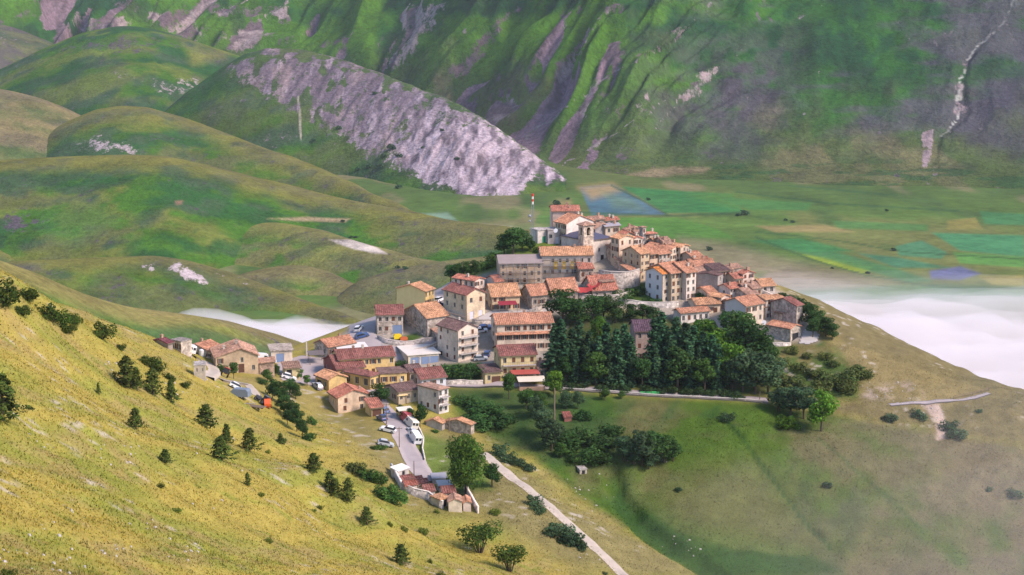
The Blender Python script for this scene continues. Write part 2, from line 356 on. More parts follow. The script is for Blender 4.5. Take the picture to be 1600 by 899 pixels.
vc = mixc(vc, (.15,.125,.062), poly_mask(PXX, PYY, [(1000,760),(1180,720),(1300,840),(1250,860),(1060,830)], 40)*.55)
vc = mixc(vc, deep, poly_mask(PXX, PYY, [(700,600),(880,610),(960,640),(980,730),(860,720),(780,690)], 25)*.75)
vc = mixc(vc, deep, poly_mask(PXX, PYY, [(960,740),(1000,790),(1100,850),(1260,860),(1320,899),(1110,905),(960,800)], 14)*.85)
vc = mixc(vc, (.095,.125,.036), line_mask(PXX, PYY, [(985,770),(1060,820),(1150,850),(1260,857)], 9)*.8)
vc = mixc(vc, deep, line_mask(PXX, PYY, [(1130,650),(1170,700),(1240,790),(1300,855)], 3)*.7)
vc = mixc(vc, deep, line_mask(PXX, PYY, [(1280,690),(1400,790),(1440,830)], 3)*.5)
C = C*(1-valley[..., None])+vc*valley[..., None]
flank = poly_mask(PXX, PYY, [(840,600),(1200,622),(1340,628),(1360,570),(1290,520),(1180,535),(1000,480),(850,490)], 12)
fc = mixc(np.zeros_like(C)+np.array([.07,.11,.028]), (.15,.13,.05), sstep(.45, .65, n2)); C = C*(1-flank[..., None])+fc*flank[..., None]
shoulder = poly_mask(PXX, PYY, [(1290,525),(1400,560),(1540,612),(1500,632),(1390,632),(1340,580)], 8)
C = mixc(C, (.15,.125,.065), sstep(1120, 1300, PXX)*(1-valley)*(1-flank)*.9); C = mixc(C, (.205,.165,.075), shoulder); C = mixc(C, (.34,.27,.22), poly_mask(PXX, PYY, [(1345,606),(1420,600),(1445,622),(1350,626)], 8)*sstep(.4, .6, n4)*.8)
C = mixc(C, (.43,.33,.28), poly_mask(PXX, PYY, [(1440,630),(1468,632),(1478,655),(1480,684),(1464,688),(1462,660)], 3)*.95)
topg = poly_mask(PXX, PYY, [(690,440),(770,400),(830,350),(880,372),(880,402),(800,400),(770,440)], 6); C = mixc(C, (.11,.16,.03), topg)
core = poly_mask(PXX, PYY, [(560,500),(690,450),(860,395),(900,360),(1060,380),(1250,470),(1280,535),(1200,535),(1060,500),(960,480),(870,495),(860,560),(700,600),(600,600),(480,600),(470,580)], 6)
C = mixc(C, (.33,.29,.27), core*.85)
garden = np.maximum.reduce([poly_mask(PXX, PYY, p, 3) for p in ([(975,448),(1010,440),(1032,472),(980,474)],[(617,528),(650,520),(662,526),(640,537),(617,536)],[(690,570),(750,566),(755,592),(700,592)],[(612,565),(640,575),(640,590),(618,585)])])
C = mixc(C, (.06,.105,.025), garden)
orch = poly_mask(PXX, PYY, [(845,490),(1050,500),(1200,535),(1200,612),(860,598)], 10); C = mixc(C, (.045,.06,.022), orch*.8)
stn = sstep(.70, .78, fbm(XX/1.6, YY/1.6, 2, 31))*sstep(.55, .68, fbm(XX/14, YY/14, 3, 32))*(1-valley)*(1-core); C = mixc(C, (.42,.37,.32), stn*.7)
C *= (0.92+.16*fbm(XX/1.3, YY/1.3, 2, 33))[..., None]
HC = C
V = np.stack([XX, YY, ZG], -1).reshape(-1, 3)
me = mesh_np('hillside', V, grid_faces(len(gx), len(gy)), M['hillside'], C.reshape(-1, 3), smooth=True)
tag(link(bpy.data.objects.new('hillside', me)), kind='structure')

# ------------------------------------------------------------------ the plain
PLZ = 15.0
def sheet(name, x0, x1, nx, y0, y1, ny, zf, cf, mat):
    u = np.linspace(0, 1, nx); yv = np.linspace(y0, y1, ny)
    Xg, Yg = np.meshgrid(u, yv, indexing='ij'); Xg = (x0+(x1-x0)*Xg)*Yg/2000.0
    Zg = zf(Xg, Yg); P = np.stack([Xg, Yg, Zg], -1); a, b = pix(P)
    c = cf(Xg, Yg, Zg, a, b)
    o = bpy.data.objects.new(name, mesh_np(name, P.reshape(-1, 3), grid_faces(nx, ny), mat, c.reshape(-1, 3), smooth=True))
    tag(link(o), kind='structure'); return o
PUR = (.098,.080,.098); OLV = (.185,.170,.042)
G1 = np.array([.058,.150,.016]); G2 = np.array([.21,.195,.055]); G3 = np.array([.022,.085,.022]); RK = np.array([.24,.195,.215]); SCR = np.array([.47,.39,.40])
def plain_z(x, y): return PLZ + (fbm(x/160, y/160, 3, 41)-.5)*2.0
def plain_c(x, y, z, px, py):
    c = np.zeros(x.shape+(3,))+np.array([.082,.142,.030]); a = fbm(x/120, y/260, 4, 42); b = fbm(x/30, y/90, 4, 43)
    px = px+(b-.5)*3; py = py+(a-.5)*1.5
    c = mixc(c, (.17,.16,.055), sstep(.42, .60, a)*.6); c = mixc(c, (.055,.11,.03), sstep(.52, .68, b*.6+(1-a)*.4)*.7); c = mixc(c, (.060,.100,.028), sstep(1650, 1850, y+(b-.5)*300)*.6); c = mixc(c, (.22,.175,.10), sstep(.60, .72, fbm(x/60, y/200, 3, 44))*.6)
    def f(poly, col, ft=2.0, k=.9): nonlocal c; c = mixc(c, col, poly_mask(px, py, poly, ft)*k)
    f([(890,340),(1060,340),(1110,352),(1150,372),(1060,372)], (.075,.19,.03))
    f([(1060,370),(1130,380),(1260,412),(1400,445),(1340,455),(1200,450),(1080,420)], (.20,.17,.10), 10, .8)
    f([(1150,432),(1230,420),(1330,446),(1250,452)], (.32,.26,.20), 10, .6)
    f([(905,293),(958,288),(1040,336),(925,336)], (.065,.14,.19)); f([(903,293),(958,287),(972,298),(925,312)], (.33,.23,.10), 8, .85)
    f([(940,300),(985,310),(1010,330),(960,325)], (.14,.22,.10), 9, .5)
    f([(972,292),(1050,298),(1145,304),(1162,331),(1040,334)], (.035,.165,.045)); f([(1075,305),(1150,300),(1290,325),(1180,335)], (.09,.17,.03), 8, .6)
    f([(1255,398),(1300,402),(1362,418),(1352,430),(1300,416)], (.22,.29,.03)); f([(1210,385),(1260,380),(1400,420),(1460,440),(1420,442),(1290,405)], (.05,.17,.06), 3, .8)
    f([(1455,364),(1600,368),(1600,402),(1500,392)], (.05,.20,.085)); f([(1488,394),(1600,402),(1600,418),(1500,412)], (.09,.235,.05))
    f([(1400,385),(1440,376),(1480,395),(1470,405),(1405,400)], (.06,.19,.09)); f([(1452,424),(1500,417),(1532,428),(1500,438),(1455,436)], (.12,.13,.25), 3)
    f([(1530,432),(1600,430),(1600,447),(1550,445)], (.28,.24,.07), 3); f([(1250,455),(1450,445),(1600,452),(1600,470),(1300,475),(1220,468)], (.06,.17,.07), 6, .7)
    f([(780,352),(890,345),(900,372),(800,372)], (.11,.17,.05), 5, .6); f([(655,334),(700,332),(716,346),(660,345)], (.16,.24,.17), 3); f([(710,350),(800,355),(790,368),(730,362)], (.36,.29,.22), 6, .7)
    f([(860,318),(890,312),(898,330),(870,330)], (.28,.20,.09), 6, .7)
    f([(1170,376),(1250,372),(1335,393),(1262,394)], (.045,.17,.05)); f([(1060,341),(1160,337),(1235,352),(1120,357)], (.10,.17,.035)); f([(1340,396),(1400,402),(1485,419),(1400,419)], (.05,.165,.085)); f([(1300,345),(1450,351),(1450,362),(1310,357)], (.07,.17,.045))
    f([(1180,353),(1290,352),(1335,363),(1212,363)], (.25,.20,.08)); f([(1530,330),(1605,335),(1605,353),(1540,350)], (.05,.17,.06)); f([(1120,309),(1270,317),(1262,329),(1172,328)], (.055,.155,.04)); f([(840,336),(920,338),(905,353),(835,349)], (.08,.165,.035)); f([(1480,345),(1525,340),(1535,358),(1480,360)], (.20,.18,.05)); f([(1100,420),(1200,425),(1190,436),(1110,432)], (.13,.17,.06), 5, .6); f([(1330,455),(1420,446),(1470,455),(1400,462)], (.10,.19,.06), 4, .7)
    for ln, w in (([(880,331),(1000,336),(1060,338),(1160,332)], 1.6), ([(955,290),(1000,312),(1042,336)], 1.6), ([(1180,370),(1262,404),(1350,430),(1450,447),(1600,452)], 1.6), ([(1180,362),(1300,375),(1420,395),(1600,405)], 1.2), ([(1150,300),(1300,318),(1500,330)], 1.5), ([(1230,290),(1400,305)], 1.5)):
        c = mixc(c, (.035,.085,.03), line_mask(px, py, ln, w)*.75)
    return c
sheet('plain', -900, 900, 860, 560, 2600, 300, plain_z, plain_c, M['plain'])

# ------------------------------------------------------------------ background hills: rounded ridges, each with its own crest line
def crest(pts, px):
    p = np.array(pts, float); out = []
    for k in (1, 2):
        v = np.interp(px, p[:, 0], p[:, k])
        out.append(v)
    w = 9; ker = np.hanning(2*w+3)[1:-1]; ker /= ker.sum()
    return [np.convolve(np.pad(v, w, mode='reflect', reflect_type='odd'), ker, 'valid') for v in out]
def hill(pts, sf, sb, w, df, db, cfun, nu=260, nv=110, amp=3.0, sc=70, seed=0, disp=None):
    px = np.linspace(pts[0][0], pts[-1][0], nu); py, Yr = crest(pts, px)
    top = np.array([at(a, b, y) for a, b, y in zip(px, py, Yr)])
    t = np.linspace(-1, 1, nv); d = np.sign(t)*np.abs(t)**1.4; d = np.where(d < 0, d*df, d*db)
    Yg = Yr[:, None]+d[None]; Xg = top[:, 0:1]*Yg/Yr[:, None]
    sfa = np.interp(px, *sf)[:, None] if isinstance(sf, tuple) else sf
    s = np.where(d[None] < 0, sfa, sb); Zg = top[:, 2:3] - s*(np.sqrt(d*d+w*w)-w)[None]
    fade = 1-np.exp(-(d/(w*.6))**2)
    Zg = Zg + (fbm(Xg/sc, Yg/sc, 4, seed)-.5)*2*amp*(.25+.75*fade)[None]
    P = np.stack([Xg, Yg, Zg], -1); a, b = pix(P)
    if disp is not None: P[..., 2] += disp(Xg, Yg, a, b)
    c = cfun(Xg, Yg, a, b); rk = None
    if isinstance(c, tuple): c, rk = c
    else: rk = np.zeros(c.shape[:2]+(4,))
    o = bpy.data.objects.new('hill', mesh_np('hill', P.reshape(-1, 3), grid_faces(nu, nv), M['hills'], c.reshape(-1, 3), smooth=True, rock=rk.reshape(-1, 4)))
    tag(link(o), kind='structure'); return o
def hcol(base, warm, dark, kw=.7, kd=.7, rock=(), patches=(), warm_above=None, seed=50):
    def f(x, y, px, py):
        c = np.zeros(x.shape+(3,))+np.array(base); a = fbm(x/90, y/60, 4, seed); b = fbm(x/22, y/22, 4, seed+1)
        c = mixc(c, warm, sstep(.46, .58, a*.6+b*.4)*kw); c = mixc(c, dark, sstep(.45, .57, (1-a)*.6+b*.4)*min(1, kd*1.25))
        if warm_above is not None:
            ly = np.interp(px, [q[0] for q in warm_above], [q[1] for q in warm_above]); dd = py-ly
            c = mixc(c, warm, (1-sstep(2, 34, dd + (b-.5)*30))*.85)
        for poly, col, ft, k, th in patches: c = mixc(c, col, poly_mask(px+(b-.5)*14, py+(a-.5)*10, poly, ft)*k)
        rk = np.zeros(x.shape+(4,)); rk[..., :3] = PUR; tm = sstep(.44, .62, fbm(x/70, y/40, 4, seed+7)*.6+b*.4); rk[..., 3] = tm*.44; c = mixc(c, (.085,.075,.075), tm*.32)
        for poly, col, ft, k, th in rock:
            m = poly_mask(px+(b-.5)*30, py+(b-.5)*18, poly, ft*1.4)*k; rk[..., :3] = mixc(rk[..., :3], col, sstep(.05, .3, m)); rk[..., 3] = np.maximum(rk[..., 3], m*np.clip(1.05-(th-.34)*2.2, .5, 1)*.72)
        return c, rk
    return f
c1 = [(-160,360,760),(-60,392,780),(0,412,800),(60,434,810),(130,465,825),(200,488,845),(280,497,870),(350,508,895),(420,528,920),(480,548,945),(560,585,975),(640,630,1000)]
hill(c1, .22, .40, 40, 230, 200, hcol(G1*1.1, (.26,.215,.075), G3, .9, .3, patches=[([(210,512),(300,507),(420,540),(500,560),(480,600),(200,600)], (.07,.125,.045), 8, .8, 0),([(280,508),(360,512),(480,548),(420,540),(330,516)], (.20,.22,.05), 3, .8, 0)], warm_above=c1, seed=50), amp=2, seed=60)
c2 = [(-160,432,1250),(-60,420,1280),(0,413,1300),(80,409,1310),(160,404,1325),(240,402,1338),(300,411,1338),(360,428,1335),(420,450,1310),(480,474,1272),(540,495,1228),(600,520,1185)]
hill(c2, .30, .36, 30, 160, 130, hcol(G1*.85, OLV, G3*1.1, .45, .6, rock=[([(220,415),(245,412),(250,428),(225,432)], SCR, 4, .9, .42),([(262,412),(290,412),(330,438),(320,446),(285,440)], SCR*1.1, 4, 1, .36),([(345,430),(385,438),(400,450),(370,446)], SCR, 4, .9, .38),([(70,420),(120,425),(110,440),(60,432)], PUR, 8, .8, .3)], patches=[([(0,414),(60,414),(70,425),(0,425)], PUR, 8, .6, 0)], warm_above=c2, seed=55), amp=2, seed=61)
c2b = [(-200,352,1480),(-60,372,1480),(0,385,1480),(40,396,1470),(80,406,1460),(140,424,1450)]
hill(c2b, .28, .36, 30, 130, 130, hcol(G1, OLV, G3, .9, .3, warm_above=c2b, seed=57), nu=80, nv=60, amp=1.5, seed=62)
c3 = [(500,492,1290),(540,456,1310),(570,441,1320),(620,426,1330),(690,413,1345),(760,405,1360),(850,403,1370),(950,410,1380)]
hill(c3, .24, .30, 34, 170, 160, hcol((.095,.135,.035), (.19,.17,.065), G3, .6, .6, rock=[([(520,470),(570,445),(600,460),(560,485)], PUR, 10, .7, .42)], warm_above=c3, seed=58), nu=180, nv=80, amp=1.5, seed=63)
c4 = [(340,444,1335),(390,428,1362),(440,419,1378),(480,418,1382),(520,429,1365),(560,450,1330),(600,472,1285)]
hill(c4, .24, .30, 26, 130, 110, hcol(G1, (.22,.18,.07), G3, .7, .5, warm_above=c4, seed=59), nu=110, nv=60, amp=1, seed=64)
c5b = [(210,398,1530),(270,372,1540),(330,356,1548),(390,348,1552),(450,352,1530),(510,366,1495),(570,386,1445),(640,404,1395),(720,420,1350)]
hill(c5b, .25, .28, 40, 190, 130, hcol(G1*1.1, (.22,.20,.06), G3, .75, .4, patches=[([(278,366),(300,356),(345,350),(335,358),(300,366)], (.30,.20,.14), 3, .9, 0),([(514,374),(556,375),(580,385),(606,399),(580,397),(545,388)], (.62,.53,.47), 2, .95, 0),([(528,360),(555,356),(583,368),(560,370)], (.42,.35,.25), 3, .8, 0),([(580,370),(600,390),(612,392),(600,376)], (.4,.34,.27), 3, .5, 0)], warm_above=c5b, seed=66), nu=220, nv=100, amp=2, seed=65)
c5 = [(-200,244,1700),(-60,250,1690),(0,250,1685),(100,248,1680),(200,245,1675),(260,246,1671),(330,261,1668),(400,280,1670),(480,298,1670),(560,317,1650),(640,336,1600),(720,350,1555),(800,360,1520),(880,372,1490)]
hill(c5, .27, .30, 50, 300, 220, hcol(G1*.95, OLV, G3*1.05, .6, .7, rock=[([(0,330),(40,322),(90,330),(80,345),(30,365),(0,380)], PUR, 12, .95, .36),([(60,262),(180,256),(290,275),(350,290),(250,300),(120,290)], PUR, 16, .75, .45),([(60,360),(120,355),(140,385),(90,395)], PUR, 14, .8, .42)], patches=[([(416,341),(480,339),(548,341),(540,347),(470,345)], (.38,.29,.17), 2, .9, 0),([(60,330),(160,320),(180,350),(120,392),(70,372)], (.055,.16,.03), 16, .6, 0),([(274,312),(288,311),(286,318),(276,319)], (.35,.19,.12), 2, .8, 0)], warm_above=c5, seed=67), nu=420, nv=170, amp=4, sc=80, seed=66)
c6b = [(-250,100,2250),(-100,122,2230),(0,140,2220),(60,152,2210),(110,172,2200),(160,200,2180),(220,230,2160)]
hill(c6b, .30, .34, 50, 240, 200, hcol((.12,.135,.05), (.24,.19,.09), G3, .8, .4, rock=[([(0,150),(60,170),(40,210),(0,215)], PUR, 14, .6, .45)], warm_above=c6b, seed=70), nu=120, nv=80, amp=3, seed=67)
c6 = [(20,240,2080),(60,218,2090),(100,193,2105),(150,172,2118),(190,166,2125),(230,168,2125),(300,189,2115),(380,219,2045),(450,245,1990),(520,274,1900),(600,312,1765),(660,338,1665),(720,352,1600)]
hill(c6, .30, .34, 46, 280, 200, hcol(G1*.85, OLV, G3*1.1, .5, .7, rock=[([(120,215),(150,212),(220,225),(235,242),(170,245),(130,235)], SCR*.85, 10, 1, .40),([(200,185),(320,215),(420,260),(330,262),(230,235)], PUR, 18, .8, .42),([(380,270),(470,285),(520,300),(440,300)], PUR, 10, .6, .45)], warm_above=c6, seed=72), nu=320, nv=130, amp=4, seed=68)
c7 = [(-300,150,2600),(-120,128,2600),(-40,122,2600),(0,110,2610),(60,80,2630),(130,52,2645),(190,40,2650),(240,45,2650),(290,61,2645),(350,80,2640),(420,100,2620),(500,130,2590),(600,170,2560)]
hill(c7, .30, .36, 60, 460, 260, hcol(G1*.85, (.17,.18,.04), G3, .5, .8, rock=[([(60,82),(120,60),(200,45),(280,62),(290,78),(200,92),(110,90)], PUR, 18, .9, .34),([(170,105),(215,112),(200,125),(165,118)], RK, 8, .9, .35),([(215,125),(270,118),(335,118),(330,140),(280,160),(240,150)], SCR*.8, 10, 1, .45),([(0,85),(60,90),(40,110),(0,115)], RK, 10, .8, .42)], patches=[([(290,80),(360,78),(350,92),(300,100)], (.19,.19,.045), 8, .8, 0)], seed=75), nu=320, nv=150, amp=7, sc=90, seed=69)
c0 = [(-300,20,3000),(-60,30,3000),(0,36,3000),(40,50,2990),(80,66,2970),(140,92,2940)]
hill(c0, .32, .36, 60, 300, 260, hcol((.12,.13,.06), PUR, G3, .7, .5, rock=[([(-50,40),(60,60),(60,75),(-50,80)], RK, 14, .7, .4)], seed=77), nu=70, nv=60, amp=5, seed=70)
c8 = [(240,190,2290),(300,140,2320),(340,110,2340),(380,85,2345),(420,74,2345),(470,76,2340),(540,95,2310),(620,124,2240),(700,155,2150),(760,188,2080),(820,230,2005),(850,254,1975),(885,280,1930)]
def c8c(x, y, px, py):
    c, rr = hcol(G1*.8, (.13,.15,.04), G3, .4, .7, seed=80)(x, y, px, py)
    b = fbm(x/24, y/50, 4, 84); e = fbm(x/7, y/30, 4, 85)
    scr = poly_mask(px+(b-.5)*70, py+(b-.5)*46, [(340,105),(420,66),(540,80),(640,118),(730,165),(830,225),(890,275),(800,298),(730,312),(640,275),(540,225),(470,190),(400,150)], 26)
    rk = np.zeros_like(c)+np.array([.150,.118,.145]); br = sstep(520, 700, px+ (py-200)*.6)*sstep(120, 230, py)
    rk = mixc(rk, (.44,.355,.40), np.clip(br*.9+sstep(.58, .72, e)*.35, 0, 1)*sstep(.26, .55, e))
    rk = mixc(rk, (.28,.21,.21), sstep(.56, .70, b)*.5*(1-br*.6)); rk = rk*(.50+1.0*fbm((x-y*.3)/4.5, y/46, 4, 89))[..., None]
    rr[..., :3] = rk; rr[..., 3] = np.maximum(rr[..., 3], scr*(.82+.14*br-.42*sstep(.5, .7, fbm(x/14, y/36, 4, 88))*(1-br*.8)))
    c = mixc(c, (.075,.09,.045), scr*.6)
    c = mixc(c, (.55,.46,.38), line_mask(px+(e-.5)*3, py, [(466,150),(468,175),(470,215)], 2.0)*.5)
    return c, rr
def c8d(x, y, px, py):
    m = poly_mask(px, py, [(420,90),(700,160),(870,270),(700,300),(540,230)], 40)
    return -m*np.abs(fbm((x-y*.25)/19, y/90, 4, 86)-.5)*12 + m*(fbm(x/9, y/14, 3, 87)-.5)*4
hill(c8, ([240, 480, 600, 720], [.50, .46, .34, .27]), .40, 36, 470, 220, c8c, nu=460, nv=190, amp=5, sc=60, seed=71, disp=c8d)

# ------------------------------------------------------------------ the mountain wall
def mtn():
    nx, ny = 760, 330
    u = np.linspace(-520, 2120, nx); v = np.linspace(0, 1, ny)**1.25
    Y0 = np.interp(u, [-520, 300, 500, 700, 870, 1000, 1300, 1700, 2120], [3050, 2950, 2780, 2420, 2060, 1960, 1880, 1850, 1850])
    Y0 = np.convolve(np.pad(Y0, 20, mode='edge'), np.hanning(43)[1:-1]/np.hanning(43).sum(), 'valid')
    Yg = Y0[:, None] + v[None]*1250; Xg = (u[:, None]-CX)/F_PX*Yg*1.02
    d = Yg-Y0[:, None]; Zg = PLZ-3 + .50*(np.sqrt((np.maximum(d-110, 0))**2+150**2)-150) + .07*np.minimum(d, 240)
    a, b = pix(np.stack([Xg, Yg, Zg], -1))
    left = 1-sstep(1000, 1230, a+(b-120)*.55)                                # gullied part west of the big spur
    q = (a*.66+b*.75); r = (-a*.75+b*.66)                                    # across / along the gullies
    wob = (fbm(a/120, b/120, 3, 91)-.5)*90
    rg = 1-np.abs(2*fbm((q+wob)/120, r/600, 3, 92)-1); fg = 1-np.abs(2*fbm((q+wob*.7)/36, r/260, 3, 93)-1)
    up = sstep(60, 330, d)
    Zg = Zg + up*left*((rg-.6)*150+(fg-.6)*60+(1-np.abs(2*fbm((q+wob*.5)/14, r/120, 3, 98)-1)-.6)*20)
    rw = a + b*.75 + (fbm(a/140, b/140, 3, 94)-.5)*90
    Zg = Zg + up*(1-left)*((1-np.abs(2*fbm(rw/170, b/900, 3, 95)-1)-.6)*18 + (fbm(a/40, b/60, 4, 96)-.5)*14)
    stream = [(1600,-10),(1560,45),(1525,75),(1505,95),(1498,125),(1503,165),(1498,190),(1475,205),(1462,225),(1458,250),(1452,272),(1446,295)]
    cut = line_mask(a+(fbm(a/18, b/18, 2, 97)-.5)*22, b, stream, 9); Zg = Zg - cut*6*up*sstep(40, 110, b)
    P = np.stack([Xg, Yg, Zg], -1); a, b = pix(P)
    n1 = fbm(a/90, b/60, 5, 101); n2 = fbm(a/22, b/22, 4, 102); n3 = fbm((q+wob)/10, r/90, 4, 103); n4 = fbm(a/60, b/9, 4, 104)
    c = np.zeros(a.shape+(3,))+np.array([.026,.105,.014]); rk = np.zeros(a.shape+(4,)); rk[..., :3] = (.16,.115,.15)
    def rock(col, m, k=1.0): rk[..., :3] = mixc(rk[..., :3], col, sstep(.05, .35, m)); rk[..., 3] = np.maximum(rk[..., 3], m*k)
    c = mixc(c, (.066,.165,.012), sstep(.46, .60, n1*.7+rg*.3*left)*.9); c = mixc(c, (.011,.052,.022), sstep(.5, .66, 1-n1*.6-n2*.4)*.8)  # lighter turf on western spur crests: mild large-scale shading put into the colour
    # bare purple-brown turf on the open eastern slope, in long faint bands
    east = sstep(880, 1150, a+ (b-150)*.5); c = mixc(c, (.078,.062,.092), east*sstep(.44, .62, n1*.45+n4*.25+fbm(a/150, b/80, 3, 105)*.4)*.8)
    c = mixc(c, (.074,.056,.078), poly_mask(a, b, [(1030,60),(1250,40),(1250,160),(1120,230),(1000,230)], 50)*sstep(.35, .6, n2)*.55)
    c = mixc(c, (.060,.050,.080), poly_mask(a, b, [(1500,160),(1610,80),(1610,320),(1470,310)], 40)*.55)
    streak = sstep(.56, .70, fbm((a-b*.35)/8, (b+a*.3)/130, 4, 106))*sstep(.45, .6, n1); rock((.14,.125,.13), streak*east*.6); rock((.095,.08,.09), east*sstep(.5, .7, n1*.5+n2*.5)*.42)
    # scree chutes of the gullied part
    chute = left*sstep(.44, .58, (1-rg)*.5+n3*.5)*sstep(.34, .50, fbm(a/130, b/110, 3, 107))
    rock((.25,.175,.205), chute*1.0); rock((.23,.16,.195), left*sstep(.66, .48, fg)*sstep(.38, .50, fbm(a/90, b/70, 3, 109))*.95); rock((.15,.11,.13), left*sstep(.5, .68, n3)*.55)
    for poly, k in (([(105,45),(150,20),(200,25),(215,52),(150,60)], .9),([(232,15),(300,10),(318,55),(300,70),(240,40)], .95),([(345,80),(365,45),(410,22),(425,55),(380,80)], .95),([(275,0),(400,0),(470,0),(430,35),(350,30),(310,20)], .75),([(600,110),(625,40),(640,0),(700,0),(665,60),(625,110)], .85),([(700,110),(760,40),(800,0),(825,0),(790,60),(725,125)], .85),([(862,105),(890,80),(945,20),(935,50),(880,125)], .9),([(980,90),(1030,60),(1100,20),(1060,60),(1000,98)], .85),([(900,175),(960,160),(1020,150),(985,190),(915,195)], .6),([(1050,160),(1090,110),(1130,90),(1120,120),(1070,170)], .8),([(750,180),(800,150),(840,155),(790,190)], .7),([(490,65),(545,60),(550,80),(500,85)], .8)):
        m = poly_mask(a+(n2-.5)*26, b+(n1-.5)*26, poly, 10)*k
        rock(mixc(np.zeros_like(c)+np.array([.155,.112,.128]), (.34,.265,.265), sstep(.48, .62, n3)), m, .86)
    for ln, w in (([(870,262),(920,235),(985,195),(1040,160),(1090,135),(1135,100),(1170,70)], 2.4),([(1170,70),(1230,45),(1300,-5)], 5),([(820,215),(880,175),(960,115),(1060,60),(1115,5)], 2.2),([(870,120),(905,85),(930,40)], 2.5),([(905,225),(925,195)], 1.5),([(1022,205),(1050,175),(1058,160)], 1.8),([(640,45),(610,95),(605,110)], 2),([(625,105),(655,40),(665,0)], 2),([(700,90),(745,25),(760,0)], 2),([(770,60),(810,15),(822,-5)], 2.5),([(288,0),(312,45),(316,60)], 2.5),([(1285,110),(1260,190),(1225,255)], 3)):
        rock((.27,.24,.23), line_mask(a+(n2-.5)*16, b+(n2-.5)*12, ln, w*.8)*sstep(.3, .62, n1*.5+n2*.5), .8)
    wa = a+(fbm(a/18, b/18, 2, 97)-.5)*22
    rock((.25,.20,.215), line_mask(wa+(n2-.5)*20, b, stream, 9)*sstep(40, 110, b), .52); c = mixc(c, (.50,.50,.47), line_mask(wa, b, stream, 1.5)*sstep(.3, .5, n2)*.75*(.45+.55*sstep(40, 110, b)))
    rock((.31,.24,.25), poly_mask(a, b, [(1440,205),(1460,200),(1458,240),(1446,272),(1438,262)], 5), .8)
    rock((.28,.22,.21), poly_mask(a+(n2-.5)*20, b, [(1470,304),(1540,303),(1620,312),(1620,322),(1500,316)], 5), .7)
    # terraces at the foot
    foot = sstep(225, 270, b)*sstep(880, 980, a); pm = 1-sstep(70, 360, d+(n1-.5)*280+(n2-.5)*140); c = c*(1-pm[..., None])+plain_c(Xg, Yg, Zg, a, b)*pm[..., None]; c = mixc(c, (.075,.10,.024), foot*.5); c = mixc(c, (.03,.085,.025), foot*sstep(.54, .64, n4)*.75)
    c = mixc(c, (.33,.235,.15), poly_mask(a, b+(n2-.5)*6, [(975,275),(1020,262),(1110,262),(1100,270),(1010,278)], 4)*.6)
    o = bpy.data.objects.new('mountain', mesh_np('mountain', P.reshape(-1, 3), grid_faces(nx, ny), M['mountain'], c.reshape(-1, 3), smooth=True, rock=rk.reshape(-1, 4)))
    tag(link(o), kind='structure')
mtn()
# ------------------------------------------------------------------ roads, paved areas and tracks, laid on the hillside
def ribbon(name, pts, w, mat, lift=.10, kind='structure', label=None, cat=None):
    W = [hit(*p) for p in pts]; P = []
    for a, b in zip(W[:-1], W[1:]):
        n = max(2, int(np.hypot(*(b-a)[:2])/1.0))
        for i in range(n): P.append(a+(b-a)*i/n)
    P.append(W[-1]); P = np.array(P)
    for _ in range(6): P[1:-1] = (P[:-2]+2*P[1:-1]+P[2:])/4
    T = np.gradient(P[:, :2], axis=0); T /= np.linalg.norm(T, axis=1)[:, None]+1e-9; Nn = np.stack([-T[:, 1], T[:, 0]], 1)
    zc = np.maximum.reduce([zt(P[:, 0]+Nn[:, 0]*k*w/2, P[:, 1]+Nn[:, 1]*k*w/2)*(.5 if k else 1)+(zt(P[:, 0], P[:, 1])*.5 if k else 0) for k in (-1, 0, 1)])
    rows = []
    jit = 1+(vnoise(np.arange(len(P))*.4, np.zeros(len(P)), 5)-.5)*.18
    for k in (-1, -.5, 0, .5, 1):
        x = P[:, 0]+Nn[:, 0]*k*w/2*jit; y = P[:, 1]+Nn[:, 1]*k*w/2*jit
        rows.append(np.stack([x, y, np.maximum(zt(x, y), zc*.6+zt(x, y)*.4)+lift], 1))
    Vg = np.stack(rows, 1); n = len(P)
    top = Vg.reshape(-1, 3); bot = top-np.array([0, 0, 1.2]); fq = grid_faces(n, 5)
    side = [(i*5, (i+1)*5, (i+1)*5+n*5, i*5+n*5) for i in range(n-1)]+[(i*5+4, (i+1)*5+4, (i+1)*5+4+n*5, i*5+4+n*5) for i in range(n-1)]
    o = bpy.data.objects.new(name, mesh_np(name, np.vstack([top, bot]), np.vstack([fq, np.array(side)]), mat)); link(o); tag(o, label, cat, None, kind); return o
def area(name, poly, mat, lift=.07, d=.5):
    W = np.array([hit(*p)[:2] for p in poly]); x0, y0 = W.min(0); x1, y1 = W.max(0)
    xs = np.arange(x0, x1+d, d); ys = np.arange(y0, y1+d, d); X_, Y_ = np.meshgrid(xs, ys, indexing='ij')
    ins = poly_mask(X_+d/2, Y_+d/2, [tuple(q) for q in W], 1e-3)[:-1, :-1] > .5
    fq = grid_faces(len(xs), len(ys))[ins.ravel()]; P = np.stack([X_, Y_, zt(X_, Y_)+lift], -1).reshape(-1, 3)
    us, inv = np.unique(fq, return_inverse=True)
    o = bpy.data.objects.new(name, mesh_np(name, P[us], inv.reshape(-1, 4), mat)); link(o); tag(o, kind='structure'); return o
area('village_square', [(432,566),(470,556),(500,560),(560,560),(640,552),(690,520),(700,530),(690,556),(640,560),(600,570),(540,590),(500,612),(478,600),(440,594)], M['asphalt'], .07)
area('village_street', [(552,500),(575,484),(610,478),(690,450),(704,440),(712,452),(690,480),(690,505),(660,500),(640,482),(610,486),(588,505),(585,522),(600,540),(640,545),(600,556),(560,560),(545,545)], M['asphalt'], .12)
